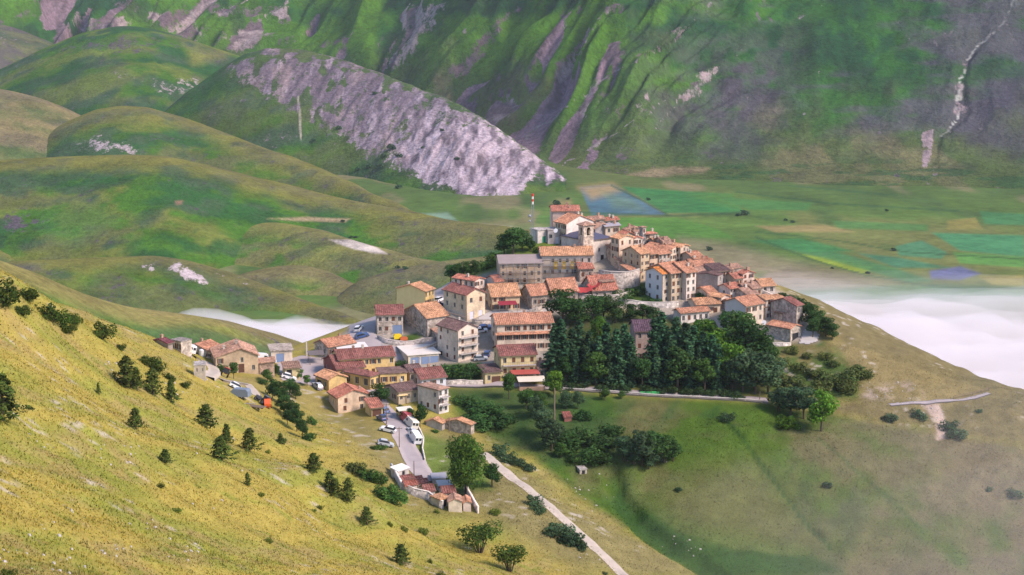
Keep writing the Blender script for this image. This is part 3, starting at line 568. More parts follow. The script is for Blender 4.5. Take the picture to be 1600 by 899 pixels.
area('house_forecourt', [(757,492),(770,486),(815,486),(860,476),(872,484),(820,500),(780,506),(740,504)], M['concrete'], .10)
area('paved_turnaround', [(1249,538),(1256,516),(1268,514),(1280,524),(1277,534),(1262,539)], M['concrete'], .2)
ribbon('road', [(585,610),(592,636),(606,650),(618,664),(632,690),(645,716),(656,738),(672,754)], 5.2, M['asphalt'])
ribbon('road', [(560,597),(640,606),(700,601),(760,602),(820,604),(880,607),(960,612),(1040,618),(1120,622),(1200,627)], 3.4, M['asphalt'], .05)
ribbon('road', [(1390,633),(1450,630),(1500,626),(1528,621),(1545,615)], 1.7, M['asphalt'], .02)
ribbon('dirt_track', [(752,708),(775,728),(800,748),(830,770),(858,793),(885,817),(912,842),(940,868),(962,888),(985,910)], 3.0, M['dirt'], .05)
ribbon('dirt_track', [(300,556),(318,565),(333,575),(335,584),(326,591)], 3.0, M['dirt'])
ribbon('dirt_track', [(343,593),(360,598),(385,601),(395,612),(402,620)], 2.4, M['dirt'])

# ------------------------------------------------------------------ houses
def wall_face(mb, o, ud, nd, L, z0, z1, opens, mi=0, dep=.22):
    """wall in the plane o + u*ud, outward normal nd, with real openings (u0,u1,za,zb)"""
    o = np.array(o, float); ud = np.array(ud, float); nd = np.array(nd, float); zv = np.array([0, 0, 1.0])
    us = sorted({0.0, L, *[q for w in opens for q in w[:2]]}); zs = sorted({z0, z1, *[q for w in opens for q in w[2:4]]})
    for a, b in zip(us[:-1], us[1:]):
        for c, d in zip(zs[:-1], zs[1:]):
            um, zm = (a+b)/2, (c+d)/2
            if any(w[0] < um < w[1] and w[2] < zm < w[3] for w in opens): continue
            mb.poly([o+ud*a+zv*c, o+ud*b+zv*c, o+ud*b+zv*d, o+ud*a+zv*d], mi)
    for u0, u1, c, d in opens:
        i = -nd*dep; q = [o+ud*u0+zv*c, o+ud*u1+zv*c, o+ud*u1+zv*d, o+ud*u0+zv*d]
        for k in range(4): a, b = q[k], q[(k+1) % 4]; mb.poly([a, b, b+i, a+i], mi)
_wc = {}
def win_meshes(w, h, st):
    k = (round(w, 2), round(h, 2), st)
    if k in _wc: return _wc[k]
    f = MB(); t = .09
    f.box(-w/2-.04, -.05, -h/2-.10, w/2+.04, .04, -h/2-.005); f.box(-w/2, .10, h/2-t, w/2, .16, h/2-.003); f.box(-w/2+.003, .10, -h/2+.002, -w/2+t, .16, h/2-t); f.box(w/2-t, .10, -h/2+.002, w/2-.003, .16, h/2-t); f.box(-.03, .10, -h/2+.002, .03, .16, h/2-t)
    p = MB(); p.box(-w/2+.01, .17, -h/2+.01, w/2-.01, .21, h/2-.01)
    s = None
    if st == 's':
        s = MB(); s.box(w/2+.02, -.06, -h/2, w, -.012, h/2)
    if st == 'c':
        s = MB(); s.box(-w/2+.02, .02, -h/2+.02, w/2-.02, .08, h/2-.02)
    _wc[k] = (f.mesh('window', M['frame']), p.mesh('pane', M['glass']), s.mesh('shutter', M['shutter']) if s else None); return _wc[k]
_dc = {}
def door_mesh(w, h, col):
    k = (round(w, 2), round(h, 2), col)
    if k not in _dc:
        m = MB(); m.box(-w/2+.005, .10, 0, w/2-.005, .18, h-.005)
        n = max(2, int(w/.45))
        for i in range(n): a = -w/2+.06+(w-.12)*i/n; m.box(a, .06, .1, a+(w-.12)/n-.05, .099, h-.12)
        hn = MB(); hn.box(w/2-.28, .02, 1.0, w/2-.2, .058, 1.12)
        _dc[k] = (m.mesh('door', mat_flat('door_paint', DOORC[col], .6)), hn.mesh('handle', M['metal']))
    return _dc[k]
DOORC = {'blue': (.20,.27,.42), 'brown': (.12,.06,.04), 'green': (.04,.25,.14), 'white': (.6,.6,.66), 'dark': (.03,.03,.035)}
def solve_len(P, d, X):
    v = P-CAM; k = (X-CX)/F_PX; fw = v[1]*_c-v[2]*_s
    return float(np.clip((k*fw-v[0])/(d[0]-k*d[1]*_c), 1.5, 60))
HOUSES = []
def house(label, xc, yb, ye, xl, xr, a, roof='L', pitch=20, wall='plaster', wc=(.6,.5,.4), rc=(.45,.19,.11), wR=None, wL=None, dR=(), dL=(), dl=None, over=.4, chim=1, rmat='tile', cat='house', name='house', st='p', split=.5, ws=(.95,1.35), grp=None, wc2=None, cornice=True, base=5.0, Y=None):
    P = at(xc, yb, Y) if Y else hit(xc, yb)
    ar = R(a); dr = np.array([math.cos(ar), math.sin(ar)]); dL_ = np.array([-math.sin(ar), math.cos(ar)])
    Lr = solve_len(P, dr, xr); Ll = dl if dl else min(solve_len(P, dL_, xl), 13.0 if a < 30 else 30)
    fw = (P[1]-CAM[1])*_c-(P[2]-CAM[2])*_s; h = (yb-ye)*fw/F_PX/_c
    root = empty(name, P, ar); tag(root, label, cat, grp)
    seed = int(xc*7+yb*3); rnd = random.Random(seed); tp = math.tan(R(pitch))
    def opens(spec, L, doors):
        o = []; items = []
        if spec:
            cols, rows = spec[:2]; w, hh = ws; w *= rnd.uniform(.85, 1.1); hh *= rnd.uniform(.85, 1.08); w = min(w, L/cols*.55); hh = min(hh, h/rows*.62)
            for r in range(rows):
                for c_ in range(cols):
                    if len(spec) > 2 and (r, c_) in spec[2]: continue
                    if rows*cols > 5 and rnd.random() < .10: continue
                    u = (c_+.5)/cols*L + rnd.uniform(-.15, .15)*(L/cols-w)*.5; z = (r+.56)*h/rows
                    o.append((u-w/2, u+w/2, z-hh/2, z+hh/2)); items.append(('w', u, z, w, hh))
        for (fr, dw, dh, dc) in doors:
            u = fr*L; dw = min(dw, L*.8); dh = min(dh, h*.85)
            keep = [(q, it) for q, it in zip(o, items) if q[1] < u-dw/2-.05 or q[0] > u+dw/2+.05 or q[2] > dh+.1]
            o = [k[0] for k in keep]; items = [k[1] for k in keep]
            o.append((u-dw/2, u+dw/2, 0.0, dh)); items.append(('d', u, 0.0, dw, dh, dc))
        return o, items
    oR, iR = opens(wR, Lr, dR); oL, iL = opens(wL, Ll, dL)
    mb = MB()
    wall_face(mb, (0,0,0), (1,0,0), (0,-1,0), Lr, -base, h, oR); wall_face(mb, (0,Ll,0), (0,-1,0), (-1,0,0), Ll, -base, h, [(Ll-q[1], Ll-q[0], q[2], q[3]) for q in oL], 1 if wc2 else 0)
    wall_face(mb, (Lr,0,0), (0,1,0), (1,0,0), Ll, -base, h, []); wall_face(mb, (Lr,Ll,0), (-1,0,0), (0,1,0), Lr, -base, h, [])
    rb = MB(); t = .22; o = over; e = .02; planes = []
    if roof == 'L':
        ym = Ll*split; rise = tp*max(ym, Ll-ym); ap = h+rise; t1 = rise/ym; t2 = rise/(Ll-ym)
        for x, k in ((0, 1 if wc2 else 0), (Lr, 0)): mb.poly([(x, 0, h), (x, Ll, h), (x, ym, ap)], k)
        planes = [[(-o,-o,h-o*t1),(Lr+o,-o,h-o*t1),(Lr+o,ym,ap),(-o,ym,ap)], [(-o,ym,ap),(Lr+o,ym,ap),(Lr+o,Ll+o,h-o*t2),(-o,Ll+o,h-o*t2)]]
        rb.box(-o, ym-.16, ap+t-.02, Lr+o, ym+.16, ap+t+.10)
    elif roof == 'R':
        xm = Lr*split; rise = tp*max(xm, Lr-xm); ap = h+rise; t1 = rise/xm; t2 = rise/(Lr-xm)
        for y in (0, Ll): mb.poly([(0, y, h), (Lr, y, h), (xm, y, ap)])
        planes = [[(-o,-o,h-o*t1),(-o,Ll+o,h-o*t1),(xm,Ll+o,ap),(xm,-o,ap)], [(xm,-o,ap),(xm,Ll+o,ap),(Lr+o,Ll+o,h-o*t2),(Lr+o,-o,h-o*t2)]]
        rb.box(xm-.16, -o, ap+t-.02, xm+.16, Ll+o, ap+t+.10)
    elif roof in ('H', 'P'):
        m = min(Lr, Ll)/2; ap = h+tp*m; z0 = h-o*tp
        A, B, C_, D = (-o,-o,z0), (Lr+o,-o,z0), (Lr+o,Ll+o,z0), (-o,Ll+o,z0)
        if Lr >= Ll: E, G = (m, Ll/2, ap), (Lr-m+.01, Ll/2, ap); planes = [[A,B,G,E],[B,C_,G],[C_,D,E,G],[D,A,E]]
        else: E, G = (Lr/2, m, ap), (Lr/2, Ll-m, ap); planes = [[A,B,E],[B,C_,G,E],[C_,D,G],[D,A,E,G]]
    elif roof == 'SR':
        ap = h+tp*Ll; planes = [[(-o,-o,h-o*tp),(Lr+o,-o,h-o*tp),(Lr+o,Ll+o,ap+o*tp),(-o,Ll+o,ap+o*tp)]]
        for x in (0, Lr): mb.poly([(x,0,h),(x,Ll,h),(x,Ll,ap)])
        mb.poly([(0,Ll,h),(Lr,Ll,h),(Lr,Ll,ap),(0,Ll,ap)])
    elif roof == 'SL':
        ap = h+tp*Lr; planes = [[(-o,-o,h-o*tp),(-o,Ll+o,h-o*tp),(Lr+o,Ll+o,ap+o*tp),(Lr+o,-o,ap+o*tp)]]
        for y in (0, Ll): mb.poly([(0,y,h),(Lr,y,h),(Lr,y,ap)])
        mb.poly([(Lr,0,h),(Lr,Ll,h),(Lr,Ll,ap),(Lr,0,ap)])
    else:
        ap = h; planes = [[(-o,-o,h),(Lr+o,-o,h),(Lr+o,Ll+o,h),(-o,Ll+o,h)]]
    wm = [M[wall]] + ([mat_flat('painted_gable', wc2, .9, .1, 0, .12, .8)] if wc2 else [])
    mb.build('wall', wm, root, (wc[0], wc[1]*.965, wc[2]*.90))
    for p in planes: rb.prism([(q[0], q[1], q[2]+e) for q in p], (0, 0, t))
    if rmat == 'tile' and roof in ('L', 'R', 'SR', 'SL'):                  # courses of barrel tiles running down the slope
        for p in planes:
            q = [np.array(v)+np.array([0, 0, e+t]) for v in p]
            if roof in ('L', 'SR'): a0, b0, a1, b1 = q[0], q[1], q[3], q[2]
            else: a0, b0, a1, b1 = q[0], q[1], q[3], q[2]
            n_ = max(3, int(np.linalg.norm(b0-a0)/.55)); w_ = (b0-a0)/n_*.23
            for i in range(n_):
                c0 = a0+(b0-a0)*(i+.5)/n_; c1 = a1+(b1-a1)*(i+.5)/n_; k = len(rb.v); up_ = np.array([0, 0, .10+rnd.uniform(-.02, .03)])
                rb.v += [tuple(map(float, v)) for v in (c0-w_, c0+up_, c0+w_, c1-w_, c1+up_, c1+w_)]
                rb.f += [(k, k+1, k+4, k+3), (k+1, k+2, k+5, k+4), (k, k+2, k+1), (k+3, k+4, k+5), (k, k+3, k+5, k+2)]; rb.mi += [0]*5
    ro = rb.build('roof', M[rmat], root, rc)
    if cornice and roof != 'F' and over > .2:
        g = MB()
        if roof in ('L', 'SR', 'H', 'P'): zz = h-o*tp if roof != 'L' else planes[0][0][2]; g.box(-o, -o-.12, zz-.02, Lr+o, -o-.012, zz+.13)
        if roof in ('R', 'SL', 'H', 'P'): zz = planes[0][0][2]; g.box(-o-.12, -o, zz-.02, -o-.012, Ll+o, zz+.13)
        if g.v: g.build('gutter', M['wood'], root)
        dp = MB(); dp.tube((-.03+.12, -.09, -base), (.09, -.09, h-.1), .05, k=5); dp.build('downpipe', M['wood'], root)
    for items, side in ((iR, 0), (iL, 1)):
        for it in items:
            u, z = it[1], it[2]; loc = (u, 0, z) if side == 0 else (0, u, z); rz = 0 if side == 0 else -math.pi/2
            if it[0] == 'w':
                s_ = rnd.choice(['p','p','p','c','s']) if st == 'p' else (st if rnd.random() > .25 else ('c' if st == 's' else 'p'))
                f, p, s = win_meshes(it[3], it[4], s_)
                wo = link(bpy.data.objects.new('window', f), root); wo.location = loc; wo.rotation_euler = (0, 0, rz)
                link(bpy.data.objects.new('pane', p), wo)
                if s:
                    link(bpy.data.objects.new('shutter', s), wo)
                    if s_ == 's': q = link(bpy.data.objects.new('shutter', s), wo); q.location.x = -it[3]*1.5-.02
            else:
                dm, hm = door_mesh(it[3], it[4], it[5]); do = link(bpy.data.objects.new('door', dm), root); do.location = loc; do.rotation_euler = (0, 0, rz); link(bpy.data.objects.new('handle', hm), do)
    for k in range(chim):
        cm = MB(); x = Lr*rnd.uniform(.2, .8); y = Ll*rnd.uniform(.25, .75)
        if roof == 'L': zc = ap-abs(y-Ll*split)*rise/(Ll*split if y < Ll*split else Ll*(1-split))
        elif roof == 'R': zc = ap-abs(x-Lr*split)*rise/(Lr*split if x < Lr*split else Lr*(1-split))
        elif roof == 'SR': zc = h+tp*y
        elif roof == 'SL': zc = h+tp*x
        elif roof == 'F': zc = h
        else: zc = h+tp*min(x, y, Lr-x, Ll-y)
        cm.box(x-.3, y-.25, zc-.4, x+.3, y+.25, zc+1.0); cm.box(x-.4, y-.35, zc+1.0, x+.4, y+.35, zc+1.12); cm.box(x-.22, y-.17, zc+1.12, x-.02, y+.17, zc+1.3); cm.box(x+.02, y-.17, zc+1.12, x+.22, y+.17, zc+1.3)
        cm.build('chimney', M['plaster'], ro, (.42,.27,.2) if rnd.random() < .6 else (.5,.44,.38))
    HOUSES.append(root); root['_L'] = (Lr, Ll, h); return root, Lr, Ll, h
CREAM=(.62,.52,.40); PINKC=(.60,.46,.39); WHITE=(.74,.70,.69); BEIGE=(.50,.40,.29); YEL=(.66,.48,.22); YEL2=(.62,.52,.30); STONE=(.40,.345,.31); GREY=(.43,.395,.40); SAND=(.53,.44,.37)
T1=(.50,.245,.155); T2=(.55,.295,.17); T3=(.27,.115,.098); T4=(.18,.112,.105); T5=(.42,.25,.185); T6=(.45,.185,.13); SLATE=(.075,.075,.125)
# --- crown of the village
house('tall pinkish tower house with a red tiled roof at the very top', 863,368,331,861,905,4,'L',14,'plaster',(.62,.46,.42),T6,wR=(3,3,[(0,0),(0,1),(0,2),(1,1)]),dl=9,chim=2)
house('big house with white gable and beige side behind the bell tower', 884,388,351,867,927,35,'R',22,'plaster',(.72,.66,.65),T1,wL=(4,3),wc2=(.52,.41,.29),chim=2)
house('white church with dark slate roof beside the bell tower', 918,415,377,877,955,38,'H',19,'plaster',(.68,.60,.57),SLATE,wR=(3,1),wL=(2,1),dR=[(.62,1.4,2.6,'dark')],chim=0,cat='church',name='church',rmat='sheet')
house('house with bare grey gable wall directly behind the church', 929,386,358,922,955,30,'R',24,'plaster',(.33,.30,.32),T5,chim=1)
house('cream house with grey sheet roof, uphill from the church', 945,385,355,938,968,30,'L',20,'plaster',SAND,(.30,.28,.32),wR=(2,2),rmat='sheet')
house('row house with weathered red roof behind the white gable, west one', 921,368,344,914,944,20,'L',18,'plaster',SAND,T5,wR=(3,2))
house('row house with weathered red roof on the skyline beside two chimneys', 944,368,345,938,966,22,'L',20,'plaster',SAND,T6,wR=(3,2),chim=2)
house('cream gabled house at the east end of the skyline roofs', 978,380,360,974,1003,18,'R',18,'plaster',CREAM,T5,wR=(3,2))
house('narrow house with bright terracotta roof above the tall cream house', 972,390,370,962,992,35,'R',24,'plaster',CREAM,T6,wR=(2,2))
house('slender grey stone tower among the red roofs', 1003,395,356,999,1009,35,'P',14,'stone',GREY,T5,wR=(1,3),wL=(1,3),chim=0,over=.25,ws=(.7,1.1),name='stone_tower',cat='tower')
house('beige house with hipped red roof beside the slender stone tower', 1009,394,366,1005,1025,24,'H',22,'plaster',SAND,T6,wR=(3,3))
house('tall narrow cream house right of the church, three storeys', 966,420,374,954,989,36,'R',15,'plaster',(.66,.52,.43),T2,wR=(2,3,[(1,0),(0,0),(0,1)]),wL=(2,4),wc2=(.50,.42,.33),chim=0)
house('small white gabled house between tall cream house and stone tower', 989,408,374,984,1003,28,'R',20,'plaster',(.68,.58,.52),T6,wR=(2,3))
house('long terraced house with two red roofs, upper of the pair', 1062,413,388,1030,1076,48,'R',17,'plaster',SAND,T2,wR=(3,3),wL=(4,3),chim=3)
house('long terraced house with cream end wall, lower of the pair', 1047,417,391,1008,1064,47,'R',17,'plaster',(.64,.53,.44),T1,wR=(4,3),chim=2)
house('big beige gabled house with many small windows above the bastion', 1000,440,397.5,972,1014,40,'L',24,'plaster',(.54,.43,.31),T2,wR=(2,4),wL=(3,4),ws=(.8,1.15),chim=1)
house('pinkish terraced house joined to the beige gabled house', 1014,433,398,1012,1029,32,'L',21,'plaster',(.56,.42,.33),T1,wR=(2,3),dl=9,st='s',chim=1)
house('greyish terraced house at the east end of the bastion row', 1029,428,398,1027,1047,32,'L',20,'plaster',(.50,.43,.39),T1,wR=(3,3),dl=9,chim=1)
house('tall house with white gable and orange roof patch above the garden', 1034,475,429,1008,1048,38,'L',20,'plaster',(.50,.44,.39),(.58,.22,.07),wR=(1,4),wL=(2,3),wc2=(.62,.58,.59),chim=0)
house('tall beige middle house of the three joined above the garden', 1048,474,428,1046,1071,36,'L',21,'plaster',(.52,.42,.32),T1,wR=(3,4),dl=11,chim=1)
house('tall white house at the east end of the three above the garden', 1071,470,427,1069,1087,34,'L',22,'plaster',(.68,.60,.57),T1,wR=(2,4),dl=11,chim=1)
# --- east slope
house('house with broad red roof and satellite dishes on the east slope', 1081,434,418,1076,1117,10,'L',19,'plaster',SAND,T1,wR=(4,1),dl=9,chim=2)
house('grey rendered house with long blank wall on the east slope', 1121,460,432,1089,1129,62,'L',8,'plaster',(.36,.33,.33),T4,wR=(1,2),chim=0,over=.2)
house('cream house with thin dark roof above the blank grey wall', 1118,447,425,1112,1140,22,'SR',8,'plaster',(.62,.50,.42),T4,wR=(3,2),dl=7,chim=0)
house('low stone row house with sloping roofline on the east ridge', 1140,437,421,1124,1158,40,'L',18,'stone',(.46,.38,.35),T5,wR=(3,1),chim=1)
house('pale pink gabled house near the east end of the ridge', 1160,447,429,1152,1178,30,'R',20,'plaster',(.66,.52,.47),T6,wR=(2,2),chim=2)
house('white cottage with red roof and two rows of windows', 1140,469,452,1122,1157,38,'L',22,'plaster',(.74,.68,.66),T6,wR=(3,2),wL=(1,1),chim=1)
house('grey lean-to house behind the white cottage', 1160,463,447,1154,1172,30,'L',18,'plaster',GREY,T5,wR=(1,1),chim=0)
house('small cream house with red roof stepping down below the white cottage', 1126,483,466,1106,1139,45,'R',20,'plaster',(.62,.53,.48),T2,wR=(2,1),wL=(1,1),chim=0)
house('long cream cottage with orange roof and arched windows', 1088,494,477,1075,1125,14,'L',17,'plaster',(.66,.54,.44),T2,wR=(4,1),dR=[(.8,1.3,2.2,'brown')],st='s',chim=1)
house('low house with big red roof half hidden by the wood', 1063,508,490,1052,1108,22,'L',20,'plaster',(.66,.61,.60),T1,wR=(5,1),chim=0)
house('tall cream gabled house standing above the dark wood', 1164,523,479,1132,1192,38,'L',22,'plaster',(.66,.57,.49),T1,wR=(3,3),wL=(3,3,[(0,0),(2,0),(2,2)]),wc2=(.56,.51,.49),chim=0)
house('slim grey house with pale orange roof behind the cream gabled house', 1195,500,469,1175,1206,40,'L',16,'plaster',(.50,.44,.41),T2,wR=(1,3),chim=0)
house('small lone house with red roof at the far east tip', 1190,460,448,1184,1211,18,'L',22,'plaster',(.52,.46,.44),T2,wR=(2,1),dl=7,chim=0)
house('big grey barn with gabled blank wall at the east end', 1243,514,479,1204,1253,46,'L',20,'stone',(.46,.41,.39),T3,wR=(1,2),chim=0,cat='barn',name='barn')
house('low long stone barn with red roof below the grey barn', 1234,537,515,1199,1251,44,'R',19,'stone',(.50,.44,.40),T1,dR=[(.5,3.0,2.6,'dark')],chim=0,cat='barn',name='barn')
# --- middle of the village
house('grey roofed building site behind scaffolding, west half', 781,445,413,778,847,6,'L',16,'plaster',(.50,.38,.29),(.30,.24,.23),wR=(6,3,[(2,1),(2,4),(1,2)]),dl=11,chim=0,rmat='sheet')
house('orange roofed building behind scaffolding, east half', 846,435,400,843,926,4,'L',17,'plaster',(.47,.42,.40),T2,wR=(7,2),dl=11,chim=1)
house('old stone barn with steep red tiled roof, smaller of the pair', 830,486,462,815,862,22,'L',33,'stone',STONE,T1,wR=(3,1),chim=0,cat='barn',name='barn')
house('old stone barn with big steep red tiled roof, larger of the pair', 862,481,457,848,903,16,'L',34,'stone',STONE,T1,wR=(3,1),chim=0,cat='barn',name='barn')
house('roofless looking stone barn with patched red roof beside the bastion', 926,470,455,919,964,14,'L',32,'stone',STONE,T6,wR=(3,1),chim=0,cat='barn',name='barn',dl=11)
house('beige house with big orange roof and red awning', 768.5,487,464.5,758,812,14,'L',33,'plaster',(.60,.46,.32),T2,wR=(4,2),st='s',wL=(2,2),chim=0)
house('pale pink house with red roof behind the cream corner house', 741,463,440,708,757,50,'R',18,'plaster',(.66,.54,.50),T6,wR=(2,2),wL=(4,2),chim=1)
house('cream corner house with dark red roof and blue doors', 728.5,503,462.5,693,758,38,'R',24,'plaster',(.66,.54,.40),T3,wR=(2,2),wL=(3,3,[(0,0),(0,1),(0,2)]),dR=[(.28,1.5,2.7,'white'),(.76,1.5,2.7,'white')],chim=1)
house('yellow house with gable towards the hills and orange side wing', 664,481,456,620,679,60,'L',17,'plaster',(.66,.48,.20),T2,wR=(3,2),wc2=(.72,.57,.27),chim=1)
house('stone house with brown roof and blue garage door', 589,523,493,586,630,6,'L',20,'stone',(.50,.44,.40),T3,wR=(4,2),dR=[(.78,2.8,2.6,'blue')],dl=10,chim=0)
house('long grey barn with sloping orange roof beside the brown roofed house', 667,529,498,630,701,36,'L',24,'stone',(.42,.38,.36),T2,wL=(3,2,[(1,0),(1,2)]),dR=[(.35,1.4,2.4,'white')],chim=0,cat='barn',name='barn')
r_,Lr_,Ll_,h_ = house('tall pale apartment house with balconies and brown roof', 715,567,517,684,747,38,'R',24,'plaster',(.66,.57,.51),T4,wR=(2,4),wL=(3,4,[(1,2),(2,0),(3,0)]),st='c',chim=1)
BALC=[(r_,Lr_,h_,(.24,.49,.74))]
r_,Lr_,Ll_,h_ = house('long white three storey building with tiled ledge roof', 776,551,508,764,864,9,'L',19,'plaster',(.66,.57,.49),T1,wR=(7,3),wL=(1,3),st='s',dl=11,chim=2)
lg = MB(); lg.prism([(-.4,-.9,h_*.63),(Lr_+.3,-.9,h_*.63),(Lr_+.3,-.004,h_*.63+.55),(-.4,-.004,h_*.63+.55)],(0,0,.15)); lg.build('ledge_roof', M['tile'], r_, T1)
r_,Lr_,Ll_,h_ = house('yellow house with two long balconies and red brown roof', 782,590,556.5,768,838,11,'L',19,'plaster',YEL2,T3,wR=(4,2),wL=(2,2),st='c',dl=10,chim=0)
BALC.append((r_,Lr_,h_,(.06,.53)))
house('small yellow annex with flat dark roof beside the yellow balcony house', 757,602,583,751,783,18,'SR',6,'plaster',YEL2,T4,wR=(2,1),dR=[(.7,2.6,2.2,'brown')],dl=6,chim=0,base=4)
house('flat roofed cream garage block with blue doors', 638,572,556,622,686,18,'F',0,'plaster',(.64,.58,.48),(.72,.66,.60),dR=[(.22,2.6,2.3,'blue'),(.55,2.6,2.3,'blue'),(.85,2.6,2.3,'blue')],rmat='sheet',chim=0,cat='garage',name='garage')
# --- lower village
house('big yellow hotel with long brown roof and row of windows', 530,592,562,512,617,17,'L',20,'plaster',YEL,T3,wR=(9,2),wL=(1,2),dl=9,chim=2,cat='hotel',name='hotel')
house('brick red hotel wing with brown roof under the yellow hotel', 527,597,577,506,570,22,'L',20,'plaster',(.62,.40,.20),T3,wR=(3,1),wL=(3,1),wc2=(.25,.09,.075),chim=0)
house('yellow dining wing with arched windows and hipped brown roof', 578,611,588.5,537,594,52,'H',20,'plaster',YEL,T3,wL=(3,1),wR=(2,1),ws=(1.4,1.8),chim=0)
house('yellow flat terrace wing with three windows', 594,604,585,591,636,12,'F',0,'plaster',YEL,(.22,.14,.12),wR=(3,1),dl=7,chim=0,over=.25)
house('small yellow house with pale orange roof and dark porch', 513,612,594,493,542,36,'R',20,'plaster',YEL,T2,wL=(2,1),dL=[(.7,2.4,2.2,'dark')],chim=0)
house('pink gabled house with bright red roof at the edge of the slope', 527.5,646,622,514,579,24,'R',21,'plaster',(.72,.55,.42),T6,wR=(2,2),wL=(1,1),chim=1)
house('little yellow garage with red roof beside the pink gabled house', 580,652,638,578,598,22,'SR',12,'plaster',YEL2,T6,dR=[(.5,2.6,1.9,'brown')],dl=5,chim=0,cat='garage',name='garage')
house('pale blue house with brown roof near the street', 658,608,593,640,697,24,'L',22,'plaster',(.56,.58,.68),T3,wR=(3,1),wL=(1,1),chim=1)
house('grey house with dark brown roof, below the yellow terrace', 622,634,613,600,654,34,'L',17,'plaster',(.50,.42,.33),T4,wR=(3,1),wL=(2,1),chim=1)
r_,Lr_,Ll_,h_ = house('white flat roofed house with balconies on its east side', 685,648,610,653,701,46,'H',8,'plaster',(.68,.65,.66),T5,wR=(2,3),wL=(3,2),chim=0,over=.3)
BALC.append((r_,Lr_,h_,(.33,.66)))
house('long low shed with orange roof below the white balcony house', 690,674,662,666,696,66,'L',20,'plaster',(.52,.48,.47),T2,chim=0,cat='shed',name='shed')
house('ruined stone barn with orange roof strip on the green slope', 735,680,664,695,741,64,'L',14,'stone',(.44,.38,.34),T2,chim=0,cat='barn',name='barn')
# --- west end
house('stone farmhouse with broad gable and brown roof on the west edge', 337,585,559,329,404,15,'R',17,'plaster',(.50,.39,.28),T5,wR=(4,2,[(1,1),(1,3),(0,0)]),dR=[(.6,1.6,2.4,'brown')],Y=464,dl=11,chim=3,split=.6)
house('long low farm building with orange roof behind the stone farmhouse', 331,562,551,284,352,62,'L',18,'stone',(.50,.44,.38),T1,wL=(5,1),chim=1,ws=(.8,.9))
house('roofless pale stone shed on the western skyline', 283,552,535,267,300,50,'F',0,'stone',(.52,.46,.42),(.3,.26,.24),wL=(3,1),chim=0,over=.1,cat='shed',name='shed')
house('low shed with purple brown roof at the west end of the village', 262,545,537,238,270,56,'L',14,'plaster',(.36,.3,.28),(.18,.06,.075),chim=1,cat='shed',name='shed')
house('white flat roofed workshop with blue door beside the fog', 424,567,549,417,457,12,'F',0,'plaster',(.66,.56,.48),(.46,.38,.32),dR=[(.42,2.2,2.5,'blue')],wL=(1,1),dl=8,chim=0,cat='workshop',name='workshop')
house('low rust red stone shed next to the farmhouse', 405,585,568,403,429,10,'SL',4,'stone',(.46,.33,.27),T5,dl=5,chim=0,cat='shed',name='shed')
house('small yellow hut with flat brown roof behind the white car', 445,590,576,441,469,14,'SR',5,'plaster',YEL2,(.36,.22,.16),dl=5,dR=[(.3,1.4,2,'dark')],chim=0,cat='hut',name='hut')
house('little concrete hut alone on the slope by the farm track', 303,587,572,301,321,8,'F',0,'plaster',(.47,.43,.40),(.42,.38,.36),dl=4,chim=0,cat='hut',name='hut',over=.1,wR=(2,1),ws=(.5,.9))
house('long house with orange roof by the road bend', 513,561,543,492,555,40,'L',24,'stone',(.46,.40,.36),T1,wL=(2,1),wR=(4,1),chim=1)
house('white flat roofed bar terrace above the square', 530,562,547,520,574,14,'F',0,'plaster',(.60,.56,.53),(.74,.70,.66),wR=(4,1),rmat='sheet',dl=7,chim=0,over=.5,cat='bar',name='bar')
# --- hilltop huts
house('white flat roofed hut with green door beside the mast', 840,381,361,829,856,28,'F',0,'plaster',(.60,.56,.55),(.50,.45,.42),dR=[(.62,1.3,2.2,'green')],chim=0,cat='hut',name='hut',over=.25)
house('grey flat roofed hut next to the green door hut', 856,382,361,855,876,14,'F',0,'plaster',(.46,.43,.45),(.45,.40,.38),wR=(2,1),dl=5,dR=[(.7,1.2,2.1,'white')],chim=0,cat='hut',name='hut',over=.2)

# --- infill of the tight village fabric
house('small stone house with faded roof wedged behind the big white gable', 908,372,350,900,922,24,'L',20,'stone',(.50,.43,.38),T5,wR=(2,2))
house('narrow cream house with faded roof left of the stone tower', 992,384,364,986,1002,28,'L',20,'plaster',CREAM,T5,wR=(2,2))
house('low house with orange roof tucked behind the terraced pair', 1022,399,377,1014,1040,30,'L',19,'plaster',SAND,T2,wR=(3,2),chim=2)
house('pinkish low annex at the foot of the tall cream house', 975,427,412,968,985,34,'SR',12,'stone',(.52,.42,.37),T5,wR=(2,1),chim=0,dl=5)
house('small stone annex with red roof beside the building site', 905,441,421,899,927,12,'L',20,'stone',(.48,.39,.35),T6,wR=(2,1),dl=7,chim=0)
house('tumbledown stone house without plaster below the bastion', 938,462,441,930,958,20,'SR',10,'stone',(.46,.39,.35),T5,wR=(2,1),dl=7,chim=0)
house('grey cottage with faded roof behind the three tall joined houses', 1092,447,430,1086,1108,28,'L',20,'plaster',(.50,.44,.42),T5,wR=(2,1),dl=8)
house('pale cottage with orange roof between grey barn and slim house', 1213,493,474,1206,1230,30,'L',19,'stone',(.50,.44,.41),T2,wR=(2,1),dl=8,chim=0)
house('stone cottage with faded roof right of the white cottage', 1168,478,462,1158,1184,34,'L',18,'stone',(.52,.45,.40),T5,wR=(2,1),dl=8,chim=1)
house('tiny cream house with red roof at the corner of the cottage lane', 1106,472,459,1098,1120,30,'L',20,'plaster',(.64,.53,.46),T1,wR=(2,1),dl=7,chim=0)
house('low red roofed house behind the house with satellite dishes', 1098,425,412,1090,1112,26,'L',20,'plaster',SAND,T6,wR=(2,1),dl=7)
